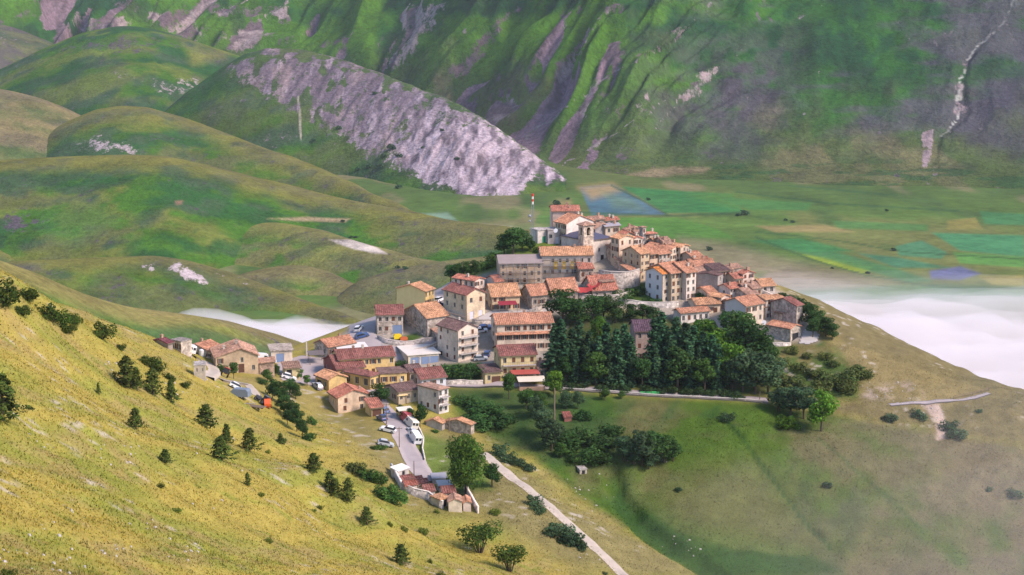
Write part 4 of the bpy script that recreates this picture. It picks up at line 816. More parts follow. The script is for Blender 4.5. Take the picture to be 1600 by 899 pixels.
house('cream house with brown roof squeezed between hotel and blue house', 640,600,582,632,660,24,'L',18,'plaster',(.54,.44,.36),T4,wR=(2,1),dl=7,chim=1)
house('low stone annex with faded roof beside the long orange roofed barn', 690,541,527,682,706,34,'SR',14,'stone',(.47,.41,.38),T5,dl=6,chim=0)
house('small pale house with red roof above the orange roofed house', 774,455,441,768,786,22,'L',20,'plaster',(.66,.58,.55),T6,wR=(2,1),dl=7,chim=0)

house('small stone cottage wedged below the white cottage', 1146,493,478,1138,1160,32,'L',19,'stone',(.54,.47,.42),T1,wR=(2,1),dl=7,chim=0)
house('narrow beige house squeezed behind the tall cream gabled house', 1184,503,482,1176,1198,34,'L',18,'plaster',SAND,T5,wR=(2,2),dl=8,chim=1)
house('low house with faded roof between the slim house and grey barn', 1222,507,490,1212,1240,40,'R',18,'stone',(.52,.46,.42),T5,wR=(2,1),chim=0)
house('beige house with faded roof behind the tall white end house', 1084,424,405,1076,1100,30,'L',20,'plaster',SAND,T1,wR=(2,2),dl=8,chim=2)
house('peach coloured house stepping up behind the terraced pair', 1040,408,382,1034,1052,30,'L',19,'plaster',(.60,.46,.38),T5,wR=(2,2),dl=8,chim=1)
house('old stone house directly right of the church front', 957,412,392,951,968,30,'L',18,'stone',(.52,.45,.40),T5,wR=(1,2),dl=7,chim=1)
house('stone house with red roof in the gap beside the bastion steps', 990,447,428,984,1000,34,'SR',14,'stone',(.50,.43,.38),T1,wR=(1,1),dl=6,chim=0)
house('low beige house with faded roof below the pale pink ridge house', 1176,466,452,1168,1190,30,'L',18,'plaster',SAND,T5,wR=(2,1),dl=7,chim=1)
house('small cream house with red roof beside the grey lean-to', 1148,451,436,1142,1160,26,'L',20,'plaster',CREAM,T6,wR=(2,1),dl=6,chim=1)

# balconies (parts of their houses)
for root, L, h, levels in BALC:
    for lv in levels:
        b = MB(); z = lv*h; b.box(.6, -1.1, z, L-.3, -.003, z+.16); ob = b.build('balcony', M['concrete'], root)
        g = MB(); g.box(.6, -1.1, z+1.05, L-.3, -1.05, z+1.1)
        for i in range(int(L/.5)): g.box(.62+i*.5, -1.09, z+.16, .66+i*.5, -1.06, z+1.05)
        g.build('railing', M['wood'], ob)

# bell tower with arched openings
def bell_tower():
    xc, yb, ye, xl, xr, a = 911.5, 412, 353.5, 903.5, 927, 32
    P = hit(xc, yb); P = at(xc, yb, P[1]-3.0); ar = R(a); Lr = solve_len(P, np.array([math.cos(ar), math.sin(ar)]), xr); Ll = solve_len(P, np.array([-math.sin(ar), math.cos(ar)]), xl)
    Ll = min(Ll, Lr*1.1); fw = P[1]*_c-(P[2]-280)*_s; h = (yb-ye)*fw/F_PX/_c
    root = empty('bell_tower', P, ar); tag(root, 'square stone bell tower with arched openings and low tiled cap', 'tower')
    mb = MB()
    def face(o, ud, nd, L):
        w = L*.34; u0 = (L-w)/2; z0 = h-3.2; z1 = h-1.3
        opens = [(u0, u0+w, z0, z1)]
        for k in range(5):                                     # stepped arch head
            f = math.sqrt(max(0, 1-((k+.5)/5)**2)); opens.append((L/2-w/2*f, L/2+w/2*f, z1+k*w/10, z1+(k+1)*w/10))
        wall_face(mb, o, ud, nd, L, -6, h, opens, 0, .5)
    face((0,0,0),(1,0,0),(0,-1,0),Lr); face((0,Ll,0),(0,-1,0),(-1,0,0),Ll); face((Lr,0,0),(0,1,0),(1,0,0),Ll); face((Lr,Ll,0),(-1,0,0),(0,1,0),Lr)
    mb.build('wall', M['stone'], root, (.56,.45,.37))
    c = MB()
    for z, d in ((h-3.7, .12), (h-.32, .16)): c.box(-d,-d,z,Lr+d,-.003,z+.22); c.box(-d,-.0025,z,-.003,Ll+d,z+.22)
    c.build('cornice', M['stone'], root, (.48,.38,.32))
    r = MB(); o = .55; ap = (Lr/2, Ll/2, h+1.0); q = [(-o,-o,h),(Lr+o,-o,h),(Lr+o,Ll+o,h),(-o,Ll+o,h)]
    r.box(-o,-o,h+.005,Lr+o,Ll+o,h+.2)
    for i in range(4): r.poly([(q[i][0],q[i][1],h+.21),(q[(i+1)%4][0],q[(i+1)%4][1],h+.21),(ap[0],ap[1],h+1.2)])
    r.build('roof', M['tile'], root, T5)
    b = MB(); z = h-2.1
    prof = [(.0,.55),(.18,.5),(.3,.25),(.36,-.1),(.5,-.35)]
    for (r0, za), (r1, zb) in zip(prof[:-1], prof[1:]): b.tube((Lr/2,Ll/2,z+za),(Lr/2,Ll/2,z+zb),max(r0,.02),r1,10)
    b.build('bell', mat_flat('bronze', (.16,.11,.06), .5, .4, .6), root)
    bk = MB(); bk.box(.6,.6,h-3.4,Lr-.6,Ll-.6,h-3.2); bk.build('floor_slab', M['dark'], root)
bell_tower()
# ------------------------------------------------------------------ trees and shrubs
def cards(C0, Nrm, size, rng, asp=1.0):
    """one small bent-free leaf quad per centre, roughly facing outwards"""
    n = len(C0); nn = Nrm+rng.normal(0, .55, (n, 3)); nn /= np.linalg.norm(nn, axis=1)[:, None]+1e-9
    t = np.cross(nn, rng.normal(0, 1, (n, 3))); t /= np.linalg.norm(t, axis=1)[:, None]+1e-9; b = np.cross(nn, t)
    s = (size*rng.uniform(.6, 1.35, n))[:, None]; t = t*s*asp; b = b*s
    k = rng.uniform(.5, 1.0, (n, 1))
    return np.stack([C0-t*.6-b, C0+t*.6-b*.4, C0+t*k+b, C0-t*.5+b*.7], 1).reshape(-1, 3)
def leaf_mesh(name, C0, Nrm, size, rng, mat, asp=1.0, lo=.6, hi=1.4, tint=.12):
    Vv = cards(C0, Nrm, size, rng, asp); n = len(C0); Fq = np.arange(n*4).reshape(-1, 4)
    lum = rng.uniform(lo, hi, n)*np.clip(.75+.5*fbm(C0[:, 0]*9, C0[:, 2]*9+C0[:, 1]*7, 2, 3), .7, 1.4); cc = np.stack([lum*(1+rng.normal(0, tint, n)), lum, lum*(1+rng.normal(0, tint, n))], 1)
    nn = Nrm/(np.linalg.norm(Nrm, axis=1)[:, None]+1e-9)+np.array([0, 0, .25])+rng.normal(0, .30, Nrm.shape); nn /= np.linalg.norm(nn, axis=1)[:, None]
    return mesh_np(name, Vv, Fq, mat, np.repeat(np.clip(cc, .2, 2), 4, 0), nrm=np.repeat(nn, 4, 0))
def trunk_mesh(name, segs):
    m = MB()
    for p0, p1, r0, r1 in segs: m.tube(p0, p1, r0, r1, 6)
    return m.mesh(name, M['bark'])
def proto_broad(seed, n=2300, w=.36, base=.18, blobs=13, lsz=.024):
    rng = np.random.default_rng(seed); ctr = []; 
    for i in range(blobs):
        z = rng.uniform(base+.12, .88); rr = w*.75*math.sqrt(max(.05, 1-((z-.56)/.46)**2)); a = i*2.4+rng.uniform(-.5, .5); q = rr*rng.uniform(.35, 1.0)
        ctr.append((q*math.cos(a), q*math.sin(a), z, rng.uniform(.11, .19)*(w/.36)))
    ctr.append((0, 0, .86, .13)); ctr.append((0, 0, .55, .24*(w/.36))); ctr = np.array(ctr)
    k = rng.choice(len(ctr), n, p=ctr[:, 3]**2/np.sum(ctr[:, 3]**2)); d = rng.normal(0, 1, (n, 3)); d /= np.linalg.norm(d, axis=1)[:, None]
    rad = ctr[k, 3]*rng.uniform(.55, 1.08, n)**.6; C0 = ctr[k, :3]+d*rad[:, None]*np.array([1, 1, .85])
    C0[:, 2] = np.maximum(C0[:, 2], base*.6)
    cr = leaf_mesh('crown', C0, d+np.array([0, 0, .25]), lsz, rng, M['leaf'])
    segs = [((0,0,-.12),(0.01,0,.45),.028,.018),((0.01,0,.45),(0,0,.8),.018,.006)]
    for i in range(8): c = ctr[i]; z0 = rng.uniform(.2, .5); segs.append(((0,0,z0),(c[0],c[1],c[2]),.012,.003))
    return trunk_mesh('trunk', segs), cr
def proto_conifer(seed, n=2600, w=.17, lsz=.020, base=.10):
    rng = np.random.default_rng(seed); C0 = []; D = []
    lv = 26
    for i in range(lv):
        z = base+(0.98-base)*(i/(lv-1))**.95; r = w*(1-z)**.75*rng.uniform(.75, 1.15)+.008; nb = int(5+9*(1-z))
        for j in range(nb):
            a = rng.uniform(0, 6.28); L = r*rng.uniform(.6, 1.2); m = int(n/(lv*9))+3
            t = rng.uniform(.1, 1, m)**.7; dx = np.array([math.cos(a), math.sin(a), -.25+.5*z])
            p = np.array([0, 0, z])+dx*L*t[:, None]+rng.normal(0, .010, (m, 3)); C0.append(p); D.append(np.tile(dx*.5+np.array([0, 0, .7]), (m, 1)))
    C0 = np.vstack(C0); D = np.vstack(D)
    return trunk_mesh('trunk', [((0,0,-.1),(0,0,.5),.018,.012),((0,0,.5),(0,0,.97),.012,.002)]), leaf_mesh('crown', C0, D, lsz, rng, M['needle'], 1.0, .35, 2.1)
def proto_pine(seed, n=1100, w=.36, lsz=.040):
    rng = np.random.default_rng(seed); C0 = []; D = []; segs = [((0,0,-.15),(0,0,.9),.025,.006)]
    for i in range(10):
        z = .06+.86*i/9; r = w*(1-z*.86)*rng.uniform(.7, 1.15)
        for j in range(6):
            a = j*1.05+i*.6+rng.uniform(-.3, .3); L = r*rng.uniform(.6, 1.15); dx = np.array([math.cos(a), math.sin(a), .45]); m = max(5, n//60)
            t = rng.uniform(.25, 1, m)**.6; C0.append(np.array([0, 0, z])+dx*L*t[:, None]+rng.normal(0, .022, (m, 3))); D.append(np.tile(dx, (m, 1))); segs.append(((0,0,z),tuple(np.array([0,0,z])+dx*L*.8),.008,.003))
    C0.append(np.array([0, 0, .95])+rng.normal(0, .02, (20, 3))*np.array([1, 1, 2])); D.append(np.tile([0, 0, 1.0], (20, 1)))
    return trunk_mesh('trunk', segs), leaf_mesh('crown', np.vstack(C0), np.vstack(D), lsz, rng, M['needle'], .6, .45, 1.5)
def proto_shrub(seed, n=900, blobs=8, lsz=.05, vase=False):
    rng = np.random.default_rng(seed); ctr = []
    for i in range(blobs):
        a = i*2.4; q = rng.uniform(.1, .42); z = rng.uniform(.10, .66)*(1-.7*q); ctr.append((q*math.cos(a), q*math.sin(a), (.62+rng.uniform(-.1, .15)) if vase else z, rng.uniform(.18, .30)))
    ctr = np.array(ctr); k = rng.integers(0, len(ctr), n); d = rng.normal(0, 1, (n, 3)); d /= np.linalg.norm(d, axis=1)[:, None]
    C0 = ctr[k, :3]+d*(ctr[k, 3]*rng.uniform(.5, 1.1, n)**.6)[:, None]; C0[:, 2] = np.abs(C0[:, 2])
    segs = [((0,0,-.2),(c[0]*.8,c[1]*.8,c[2]),.02,.006) for c in ctr]
    return trunk_mesh('stem', segs), leaf_mesh('crown', C0, d+np.array([0, 0, .3]), lsz, rng, M['leaf'], .8)
PROTO = {'broad': [proto_broad(s) for s in (1, 2, 3, 4)], 'conifer': [proto_conifer(s) for s in (5, 6, 7)], 'pine': [proto_pine(s, w=w) for s, w in ((8, .36), (9, .42), (10, .30))],
         'shrub': [proto_shrub(s) for s in (11, 12, 13, 14)], 'vase': [proto_shrub(15, 1300, 12, .035, True), proto_shrub(16, 1300, 12, .035, True)], 'big': [proto_broad(17, 6500, .40, .12, 26, .017)], 'far': [proto_shrub(18, 160, 6, .11)], 'poplar': [proto_broad(19, 2200, .22, .06, 12, .024)]}
ORD = 'first second third fourth fifth sixth seventh eighth ninth tenth eleventh twelfth thirteenth fourteenth fifteenth sixteenth seventeenth eighteenth nineteenth twentieth twenty-first twenty-second twenty-third twenty-fourth twenty-fifth twenty-sixth twenty-seventh twenty-eighth twenty-ninth thirtieth'.split()
_ti = [0]
def plant(kind, P, h, wid, col, label, grp, name, cat):
    _ti[0] += 1; rnd = random.Random(_ti[0]*13); tr, cr = PROTO[kind][_ti[0] % len(PROTO[kind])]
    root = empty(name, P, rnd.uniform(0, 6.28)); root.scale = (h*wid, h*wid, h); tag(root, label, cat, grp)
    link(bpy.data.objects.new(tr.name.split('.')[0], tr), root); c = link(bpy.data.objects.new('crown', cr), root)
    v = rnd.uniform(.72, 1.3); v *= 1.35; c.color = (col[0]*v*rnd.uniform(.9, 1.1), col[1]*v, col[2]*v, 1); return root
def grove(kind, items, col, desc, tail, grp, name, cat='tree', wid=1.0):
    """items: (px, y_top, y_base[, width factor[, colour]]); label says which one, counted from the west"""
    items = sorted(items, key=lambda q: (q[0], q[1]))
    for i, it in enumerate(items):
        P = hit(it[0], it[2]); fw = P[1]*_c-(P[2]-280)*_s; h = (it[2]-it[1])*fw/F_PX/_c*1.03
        if kind == 'conifer': h *= .90
        if kind == 'pine': it = (*it[:3], it[3]*1.55)
        w = it[3] if len(it) > 3 and it[3] else wid; cl = it[4] if len(it) > 4 else col
        lab = f'{desc}, {ORD[i]} from the west {tail}' if len(items) > 1 else f'{desc} {tail}'
        plant(kind, P-np.array([0, 0, .1]), h, w, cl, lab, grp, name, cat)
DK=(.040,.094,.024); MG=(.055,.115,.024); LG=(.090,.190,.022); CF=(.040,.094,.044); OL=(.088,.115,.032); PN=(.062,.088,.018); BL=(.052,.098,.046)
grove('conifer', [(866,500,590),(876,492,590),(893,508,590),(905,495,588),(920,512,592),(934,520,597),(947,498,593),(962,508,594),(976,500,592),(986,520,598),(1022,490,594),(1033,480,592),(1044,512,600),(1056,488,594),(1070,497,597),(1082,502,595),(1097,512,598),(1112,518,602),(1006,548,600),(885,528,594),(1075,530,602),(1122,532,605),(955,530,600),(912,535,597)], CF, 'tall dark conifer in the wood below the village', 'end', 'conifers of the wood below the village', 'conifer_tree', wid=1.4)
grove('broad', [(880,452,508,1.35),(903,468,512,1.2),(927,462,505,1.3),(943,460,500,1.3),(962,470,505,1.2),(985,474,503,1.2),(1004,476,505,1.2),(1020,478,510,1.1)], DK, 'dark round broadleaf tree along the top edge of the wood', 'end', 'broadleaf trees above the wood', 'broadleaf_tree')
grove('broad', [(884,556,600,.9,DK),(931,548,603,1.1,MG),(1003,560,607,1.0,DK),(1058,543,608,1.15,(.045,.095,.026)),(1101,560,612,1.1,MG)], MG, 'broadleaf tree among the front conifers of the wood', 'end', 'front broadleaf trees of the wood', 'broadleaf_tree')
grove('conifer', [(899,545,600),(918,538,602),(951,552,604),(968,536,604),(986,560,606),(1024,540,606),(1040,558,608),(1078,548,608),(1090,540,606),(1120,562,612)], (.038,.086,.040), 'younger conifer along the lower edge of the wood', 'end', 'younger conifers of the wood', 'conifer_tree', wid=1.45)
grove('shrub', [(872,588,606,1.4),(892,594,608,1.4),(910,592,606,1.5),(940,596,610,1.4),(958,592,608,1.4),(978,598,612,1.5),(1012,596,612,1.4),(1032,600,614,1.4),(1050,598,614,1.4),(1070,602,616,1.5),(1088,600,616,1.4),(1110,604,618,1.4),(1130,602,618,1.5),(1150,606,622,1.5)], (.040,.075,.026), 'undergrowth bush along the foot of the wood', 'end', 'bushes at the foot of the wood', 'shrub', 'bush')
grove('broad', [(936,494,545,1.0,LG),(1101,500,565,1.0,LG),(1117,512,578,1.0,LG),(1142,535,606,.9,LG)], LG, 'light green tree standing out in the dark wood', 'one', 'light green trees in the wood', 'broadleaf_tree')
grove('broad', [(1150,488,570,1.2),(1168,500,585,1.1),(1188,522,585,1.1),(1160,545,612,1.2,BL),(1180,548,616,1.3,BL),(1200,552,616,1.2,BL),(1145,560,612,1.1,BL)], DK, 'big dark tree at the east end of the wood', 'side', 'big trees at the east end of the wood', 'broadleaf_tree')
grove('broad', [(1216,606,645,1.4,BL),(1235,604,650,1.4,BL),(1256,606,655,1.4,BL)], BL, 'bluish dark tree in the clump below the road', 'side', 'clump below the road', 'broadleaf_tree')
grove('broad', [(1283,610,674,1.15)], LG, 'bright green tree standing', 'at the edge of the clump below the road', None, 'broadleaf_tree')
grove('shrub', [(1233,642,668,1.2,LG)], LG, 'pale green bush in front', 'of the clump below the road', None, 'shrub', 'bush')
grove('broad', [(788,365,398,1.3),(802,357,397,1.3),(816,358,392,1.2),(830,372,394,1.0)], DK, 'dark leafy tree on the steep west brow under the mast', 'end', 'trees on the west brow', 'broadleaf_tree')
grove('shrub', [(772,388,408,1.3),(760,402,420,1.2),(780,398,412,1.2),(846,380,394,1.5),(862,384,396,1.4)], MG, 'green bush on the grassy west brow', 'end', 'bushes on the west brow', 'shrub', 'bush')
grove('broad', [(704,414,442,1.1),(717,410,438,1.1),(730,408,434,1.1),(742,406,430,1.0)], DK, 'dark round tree beside the upper street', 'end', 'trees beside the upper street', 'broadleaf_tree')
grove('broad', [(1222,458,478,1.3),(1238,460,484,1.3),(1254,466,498,1.3),(1266,474,510,1.2),(1279,484,518,1.2),(1290,494,526,1.2),(1300,504,532,1.1),(1270,498,528,1.1)], DK, 'dark tree on the east brow above the fog', 'end', 'trees on the east brow', 'broadleaf_tree')
grove('shrub', [(1262,545,560),(1300,572,600,1.5),(1322,570,600,1.4),(1340,562,588,1.4),(1318,588,612,1.5),(1280,590,612,1.4),(1250,560,580,1.4),(1225,552,572,1.4),(1290,545,560,1.4),(1355,572,590,1.2),(1215,575,600,1.5),(1235,578,602,1.5),(1238,535,552,1.4),(1272,568,590,1.5),(1228,598,614,1.5),(1302,556,572,1.3),(1330,598,614,1.3),(1205,540,558,1.4),(1258,598,614,1.5)], OL, 'rough dark bush on the slope under the east barn', 'end', 'bushes under the east barn', 'shrub', 'bush')
grove('shrub', [(1390,640,658,1.5),(1437,634,654,1.3),(1484,652,672,1.3),(1494,662,684,1.3),(1137,640,658,1.3),(1293,750,762,1.2),(1545,758,768,1),(1586,758,776,1.2),(1530,636,645,1.2)], BL, 'small dark bush alone on the misty flank', 'side', 'bushes on the misty flank', 'shrub', 'bush')
grove('broad', [(795,584,624,.8),(838,618,655,1.1,BL),(850,640,685,1.2,BL),(862,655,705,1.2,BL),(822,606,640,1.1),(884,610,640,1.2,BL),(903,612,640,1.1,BL),(845,612,640,1.1),(876,690,716,1.2)], MG, 'leafy tree in the green hollow below the street', 'side', 'trees in the green hollow', 'broadleaf_tree')
grove('broad', [(945,606,626,1.2,MG),(971,610,624,1.2,MG)], MG, 'small round tree just below the road', 'one', 'small trees below the road', 'broadleaf_tree')
grove('broad', [(866,578,622,1.0)], LG, 'bright green round tree', 'beside the white canopy on the street', None, 'broadleaf_tree')
grove('broad', [(975,682,722,1.3,BL),(990,688,726,1.3,BL),(1003,672,728,1.2,BL),(1020,675,724,1.3),(1038,678,724,1.3),(1052,688,722,1.2),(1014,700,734,1.2,BL)], DK, 'tree in the thicket on the lower meadow', 'side', 'thicket on the lower meadow', 'broadleaf_tree')
grove('shrub', [(725,612,632,1.6),(742,615,640,1.7),(760,622,650,1.7),(752,640,668,1.7),(775,636,664,1.6),(735,640,660,1.5),(790,640,662,1.5),(905,660,690,1.6),(920,690,715,1.6),(888,668,700,1.6),(940,670,700,1.6),(935,700,724,1.6),(900,700,722,1.5),(955,655,680,1.5),(912,635,655,1.5)], DK, 'dark rounded bush in the green hollow', 'side', 'bushes in the green hollow', 'shrub', 'bush')
grove('shrub', [(780,688,712,1.2),(793,700,722,1.2),(808,708,728,1.2),(826,716,735,1.2),(832,768,790,1.2),(843,780,800,1.2),(874,806,838,1.3),(889,818,850,1.3),(905,832,856,1.3),(1060,758,768,1.0),(945,890,898,1.0)], BL, 'dark bush along the dirt track', 'end', 'bushes along the dirt track', 'shrub', 'bush')
grove('broad', [(769,722,762,1.15)], DK, 'dense dark round tree', 'right of the big cemetery tree', None, 'broadleaf_tree')
grove('big', [(728,676,772,.92)], (.060,.110,.018), 'big spreading leafy tree', 'growing inside the cemetery wall', None, 'broadleaf_tree')
grove('shrub', [(690,562,588,1.2),(702,560,589,1.3),(715,560,590,1.3),(728,560,589,1.3),(741,562,590,1.2),(750,562,586,1.0)], DK, 'bush of the hedge under the tall balcony house', 'end', 'hedge bushes', 'shrub', 'bush')
grove('shrub', [(562,716,742,1.1,OL),(577,722,750,1.1),(592,732,756,1.1),(600,744,778,1.2),(612,752,786,1.2),(626,764,782,1.0),(550,715,735,1.2,OL)], MG, 'bush along the outside of the cemetery wall', 'end', 'bushes by the cemetery', 'shrub', 'bush')
grove('broad', [(365,566,592,.9),(418,576,598,1.2),(431,568,588,1.0),(468,576,594,1.1),(480,586,604,1.1)], MG, 'small leafy tree on the west edge of the village', 'end', 'small trees on the west edge', 'broadleaf_tree')
grove('broad', [(426,592,622,1.1),(438,596,632,1.1),(452,590,618,1.1),(462,598,624,1.0),(444,616,648,1.1),(456,624,658,1.1),(464,640,674,1.0),(473,654,684,1.0),(449,640,664,1.0)], DK, 'dark tree in the ragged row above the golden slope', 'end', 'ragged row above the golden slope', 'broadleaf_tree')
grove('shrub', [(482,668,688,1.1),(440,680,692,1.2),(488,646,662,1.1),(344,566,580,1.4),(410,588,600,1.3),(584,694,702,1.8),(596,692,702,1.8),(680,668,676,1.4)], MG, 'low bush scattered round the lower houses', 'one', 'low bushes near the houses', 'shrub', 'bush')
grove('broad', [(594,598,634,1.15),(626,632,650,1.2),(640,638,658,1.1),(656,632,670,.9)], DK, 'dark green tree beside the lower road', 'end', 'trees beside the lower road', 'broadleaf_tree')
grove('shrub', [(978,446,470,1.3),(990,444,462,1.4),(1002,442,458,1.3),(1022,460,476,1.3),(1010,464,476,1.4),(1095,452,464,1.3),(1100,456,470,1.3),(1178,446,458,1.4),(626,560,572,1.4),(636,573,588,1.2),(618,575,590,1.2),(825,440,452,1.2),(818,446,462,1.2)], DK, 'garden bush between the village houses', 'one', 'garden bushes', 'shrub', 'bush')
# foreground
grove('pine', [(4,586,658,1.0),(198,558,606,1.0),(213,574,609,.9),(239,576,617,.95),(268,594,630,.9),(322,632,670,1.1),(354,663,694,.9),(346,682,720,1.2),(390,670,705,1.05),(212,638,672,.9),(490,708,737,1.2),(515,737,766,1.0),(524,748,776,1.0),(544,747,784,.8),(573,792,820,1.1),(438,677,693,1.1),(387,738,759,.7),(627,850,881,1.3),(154,598,616,.6),(258,702,724,1.2)], PN, 'young pine on the golden slope', 'end', 'young pines on the golden slope', 'young_pine', wid=1.15)
grove('shrub', [(8,424,474,1.0),(42,438,470,1.2),(34,470,492,1.3),(78,464,500,1.0),(98,476,506,1.1),(116,480,506,1.0),(106,498,520,1.1),(157,496,528,1.2),(188,532,547,1.0),(233,546,574,1.2),(245,556,580,1.0),(265,578,594,1.3),(288,592,606,1.3)], (.052,.085,.014), 'bush along the crest of the golden slope', 'end', 'bushes along the crest', 'shrub', 'bush')
grove('vase', [(750,816,864,1.25),(797,848,894,1.2)], (.070,.120,.020), 'spreading twiggy bush low on the golden slope', 'one', 'spreading bushes', 'shrub', 'bush')
grove('shrub', [(407,766,776,1.4),(418,700,708,1.4),(610,812,822,1.0),(632,818,830,1.0),(660,820,834,1.2),(683,794,802,1.4),(672,870,880,.9),(774,790,804,1.1),(490,792,800,1.0),(275,790,800,1.6),(250,752,762,1.4),(420,838,848,1.4),(500,785,796,.9),(690,890,902,1.4),(10,885,902,1.5)], (.10,.13,.02), 'tiny bush dotted over the lower golden slope', 'edge', 'tiny bushes on the golden slope', 'shrub', 'bush')
# far trees on plain and hills, put where the sight line meets the ground
bpy.context.view_layer.update(); _dg = bpy.context.evaluated_depsgraph_get()
def far_hit(px, py):
    d = at(px, py, 1000.0)-CAM; ok, loc, *_ = scene.ray_cast(_dg, Vector(CAM)+Vector(d).normalized()*600, Vector(d).normalized(), distance=6000)
    return np.array(loc) if ok else None
FT = sorted([(535,347,7),(548,372,6),(555,372,6),(622,419,7),(633,421,9),(1396,392,8),(1108,391,10),(1163,336,13),(1153,338,8),(870,320,12),(888,312,6),(1013,313,7),(612,234,14),(600,246,9),(625,246,11),(596,262,10),(578,262,9),(622,295,10),(530,202,9),(490,221,7),(715,250,8),(1228,345,6),(1238,348,7),(1355,428,7),(1300,420,5),(1385,330,6),(585,148,8),(690,205,7),(660,232,6),(560,266,8)])
for i, (px_, py_, s_) in enumerate(FT):
    P_ = far_hit(px_, py_)
    if P_ is None: continue
    h_ = s_*np.linalg.norm(P_-CAM)/F_PX*.8
    plant('far', P_-np.array([0, 0, .3]), h_, 1.5, (.03,.07,.03), f'far-off dark tree on the fields and hills, {ORD[i]} from the west', 'far-off trees', 'far_tree', 'tree')

# ------------------------------------------------------------------ grass blades and stones of the golden slope
def grass():
    rng = np.random.default_rng(99); n = 290000                # denser on the near ground, thinning out up the slope
    y = 165*(505/165)**rng.random(n); x = rng.uniform(-.305, .305, n)*y*1.03
    ii = np.clip(((x-GX0)/GD).round().astype(int), 0, len(gx)-1); jj = np.clip(((y-GY0)/GD).round().astype(int), 0, len(gy)-1)
    ok = (VILL[ii, jj] < .4); x, y, ii, jj = x[ok], y[ok], ii[ok], jj[ok]; n = len(x)
    base = np.stack([x, y, zt(x, y)], 1); col = HC[ii, jj]
    V_, C_, N_ = [], [], []
    gn = np.stack([-(zt(x+1, y)-zt(x-1, y))/2, -(zt(x, y+1)-zt(x, y-1))/2, np.ones(n)], 1); gn /= np.linalg.norm(gn, axis=1)[:, None]
    for k in range(2):
        a = rng.uniform(0, 6.28, n); h = rng.uniform(.10, .32, n)*(.6+.8*fbm(x/9, y/9, 3, 77)); w = rng.uniform(.05, .11, n); ln = rng.uniform(-.18, .18, (n, 2))
        g2 = gn+rng.normal(0, .16, gn.shape); g2 /= np.linalg.norm(g2, axis=1)[:, None]; N_.append(np.repeat(g2[:, None], 3, 1))
        off = rng.uniform(-.25, .25, (n, 2)); b = base.copy(); b[:, :2] += off
        ca, sa = np.cos(a)*w, np.sin(a)*w
        V_.append(np.stack([b+np.stack([ca, sa, -.06+0*ca], 1), b-np.stack([ca, sa, .06+0*ca], 1), b+np.stack([ln[:, 0], ln[:, 1], h], 1)], 1))
        f = rng.uniform(1.35, 2.0, n)[:, None]; tt = np.where(rng.random(n)[:, None] < .3, np.array([[.9, 1.15, .8]]), np.array([[1.08, 1.0, .9]]))
        C_.append(np.repeat((col*f*tt)[:, None], 3, 1))
    Vv = np.concatenate(V_).reshape(-1, 3); Cc = np.concatenate(C_).reshape(-1, 3)
    o = bpy.data.objects.new('grass', mesh_np('grass', Vv, np.arange(len(Vv)).reshape(-1, 3), M['blades'], Cc, nrm=np.concatenate(N_).reshape(-1, 3))); link(o)
    tag(o, 'golden green meadow grass covering the near slope', kind='stuff')
grass()
def stones():
    rng = np.random.default_rng(5); mb = MB(); cl = [(20,870),(110,880),(60,830),(110,800),(180,860),(330,790),(200,715),(170,705),(60,690),(345,700),(400,730),(230,820),(290,860),(270,610),(310,600),(190,570),(920,880),(840,770),(1420,610),(1360,615),(1395,612),(1070,858),(990,705),(1010,718),(905,768),(930,775),(1460,650)]
    for cx, cy in cl:
        for k in range(rng.integers(6, 14)):
            P = hit(cx+rng.normal(0, 16), min(910, cy+rng.normal(0, 9))); r = rng.uniform(.10, .34)
            vs_ = [(P[0]+r*math.cos(a)*rng.uniform(.7, 1.2), P[1]+r*math.sin(a)*rng.uniform(.7, 1.2)) for a in np.linspace(0, 6.28, 6)[:-1]]
            b0 = len(mb.v); mb.v += [(a, b, P[2]-.1) for a, b in vs_]+[(P[0]+(a-P[0])*.7, P[1]+(b-P[1])*.7, P[2]+r*rng.uniform(.35, .7)) for a, b in vs_]
            for i in range(5): j = (i+1) % 5; mb.f.append((b0+i, b0+j, b0+5+j, b0+5+i)); mb.mi.append(0)
            mb.f.append(tuple(range(b0+5, b0+10))); mb.mi.append(0)
    o = mb.build('scattered_stones', M['rock']); tag(o, 'pale limestone rubble scattered through the grass', kind='stuff')
stones()
# ------------------------------------------------------------------ vehicles
def extr(mb, prof, w, mi=0, tap=1.0):
    """side profile (x,z) extruded across y, optionally narrower on top"""
    zs = [p[1] for p in prof]; z0, z1 = min(zs), max(zs); n = len(mb.v)
    for s in (-1, 1):
        for x, z in prof: f = 1-(1-tap)*(z-z0)/(z1-z0+1e-6); mb.v.append((x, s*w/2*f, z))
    k = len(prof); mb.f.append(tuple(range(n+k-1, n-1, -1))); mb.mi.append(mi); mb.f.append(tuple(range(n+k, n+2*k))); mb.mi.append(mi)
    for i in range(k): j = (i+1) % k; mb.f.append((n+i, n+j, n+k+j, n+k+i)); mb.mi.append(mi)
def wheels(root, xs, w, r=.32, t=.2):
    for x in xs:
        for s in (-1, 1):
            m = MB(); m.tube((0, -t/2, 0), (0, t/2, 0), r, k=12); o = m.build('wheel', M['tyre'], root); o.location = (x, s*(w/2-t/2+.01), r)
            q = MB(); q.tube((0, -t/2-.01, 0), (0, t/2+.01, 0), r*.55, k=10); q.build('rim', M['metal'], o)
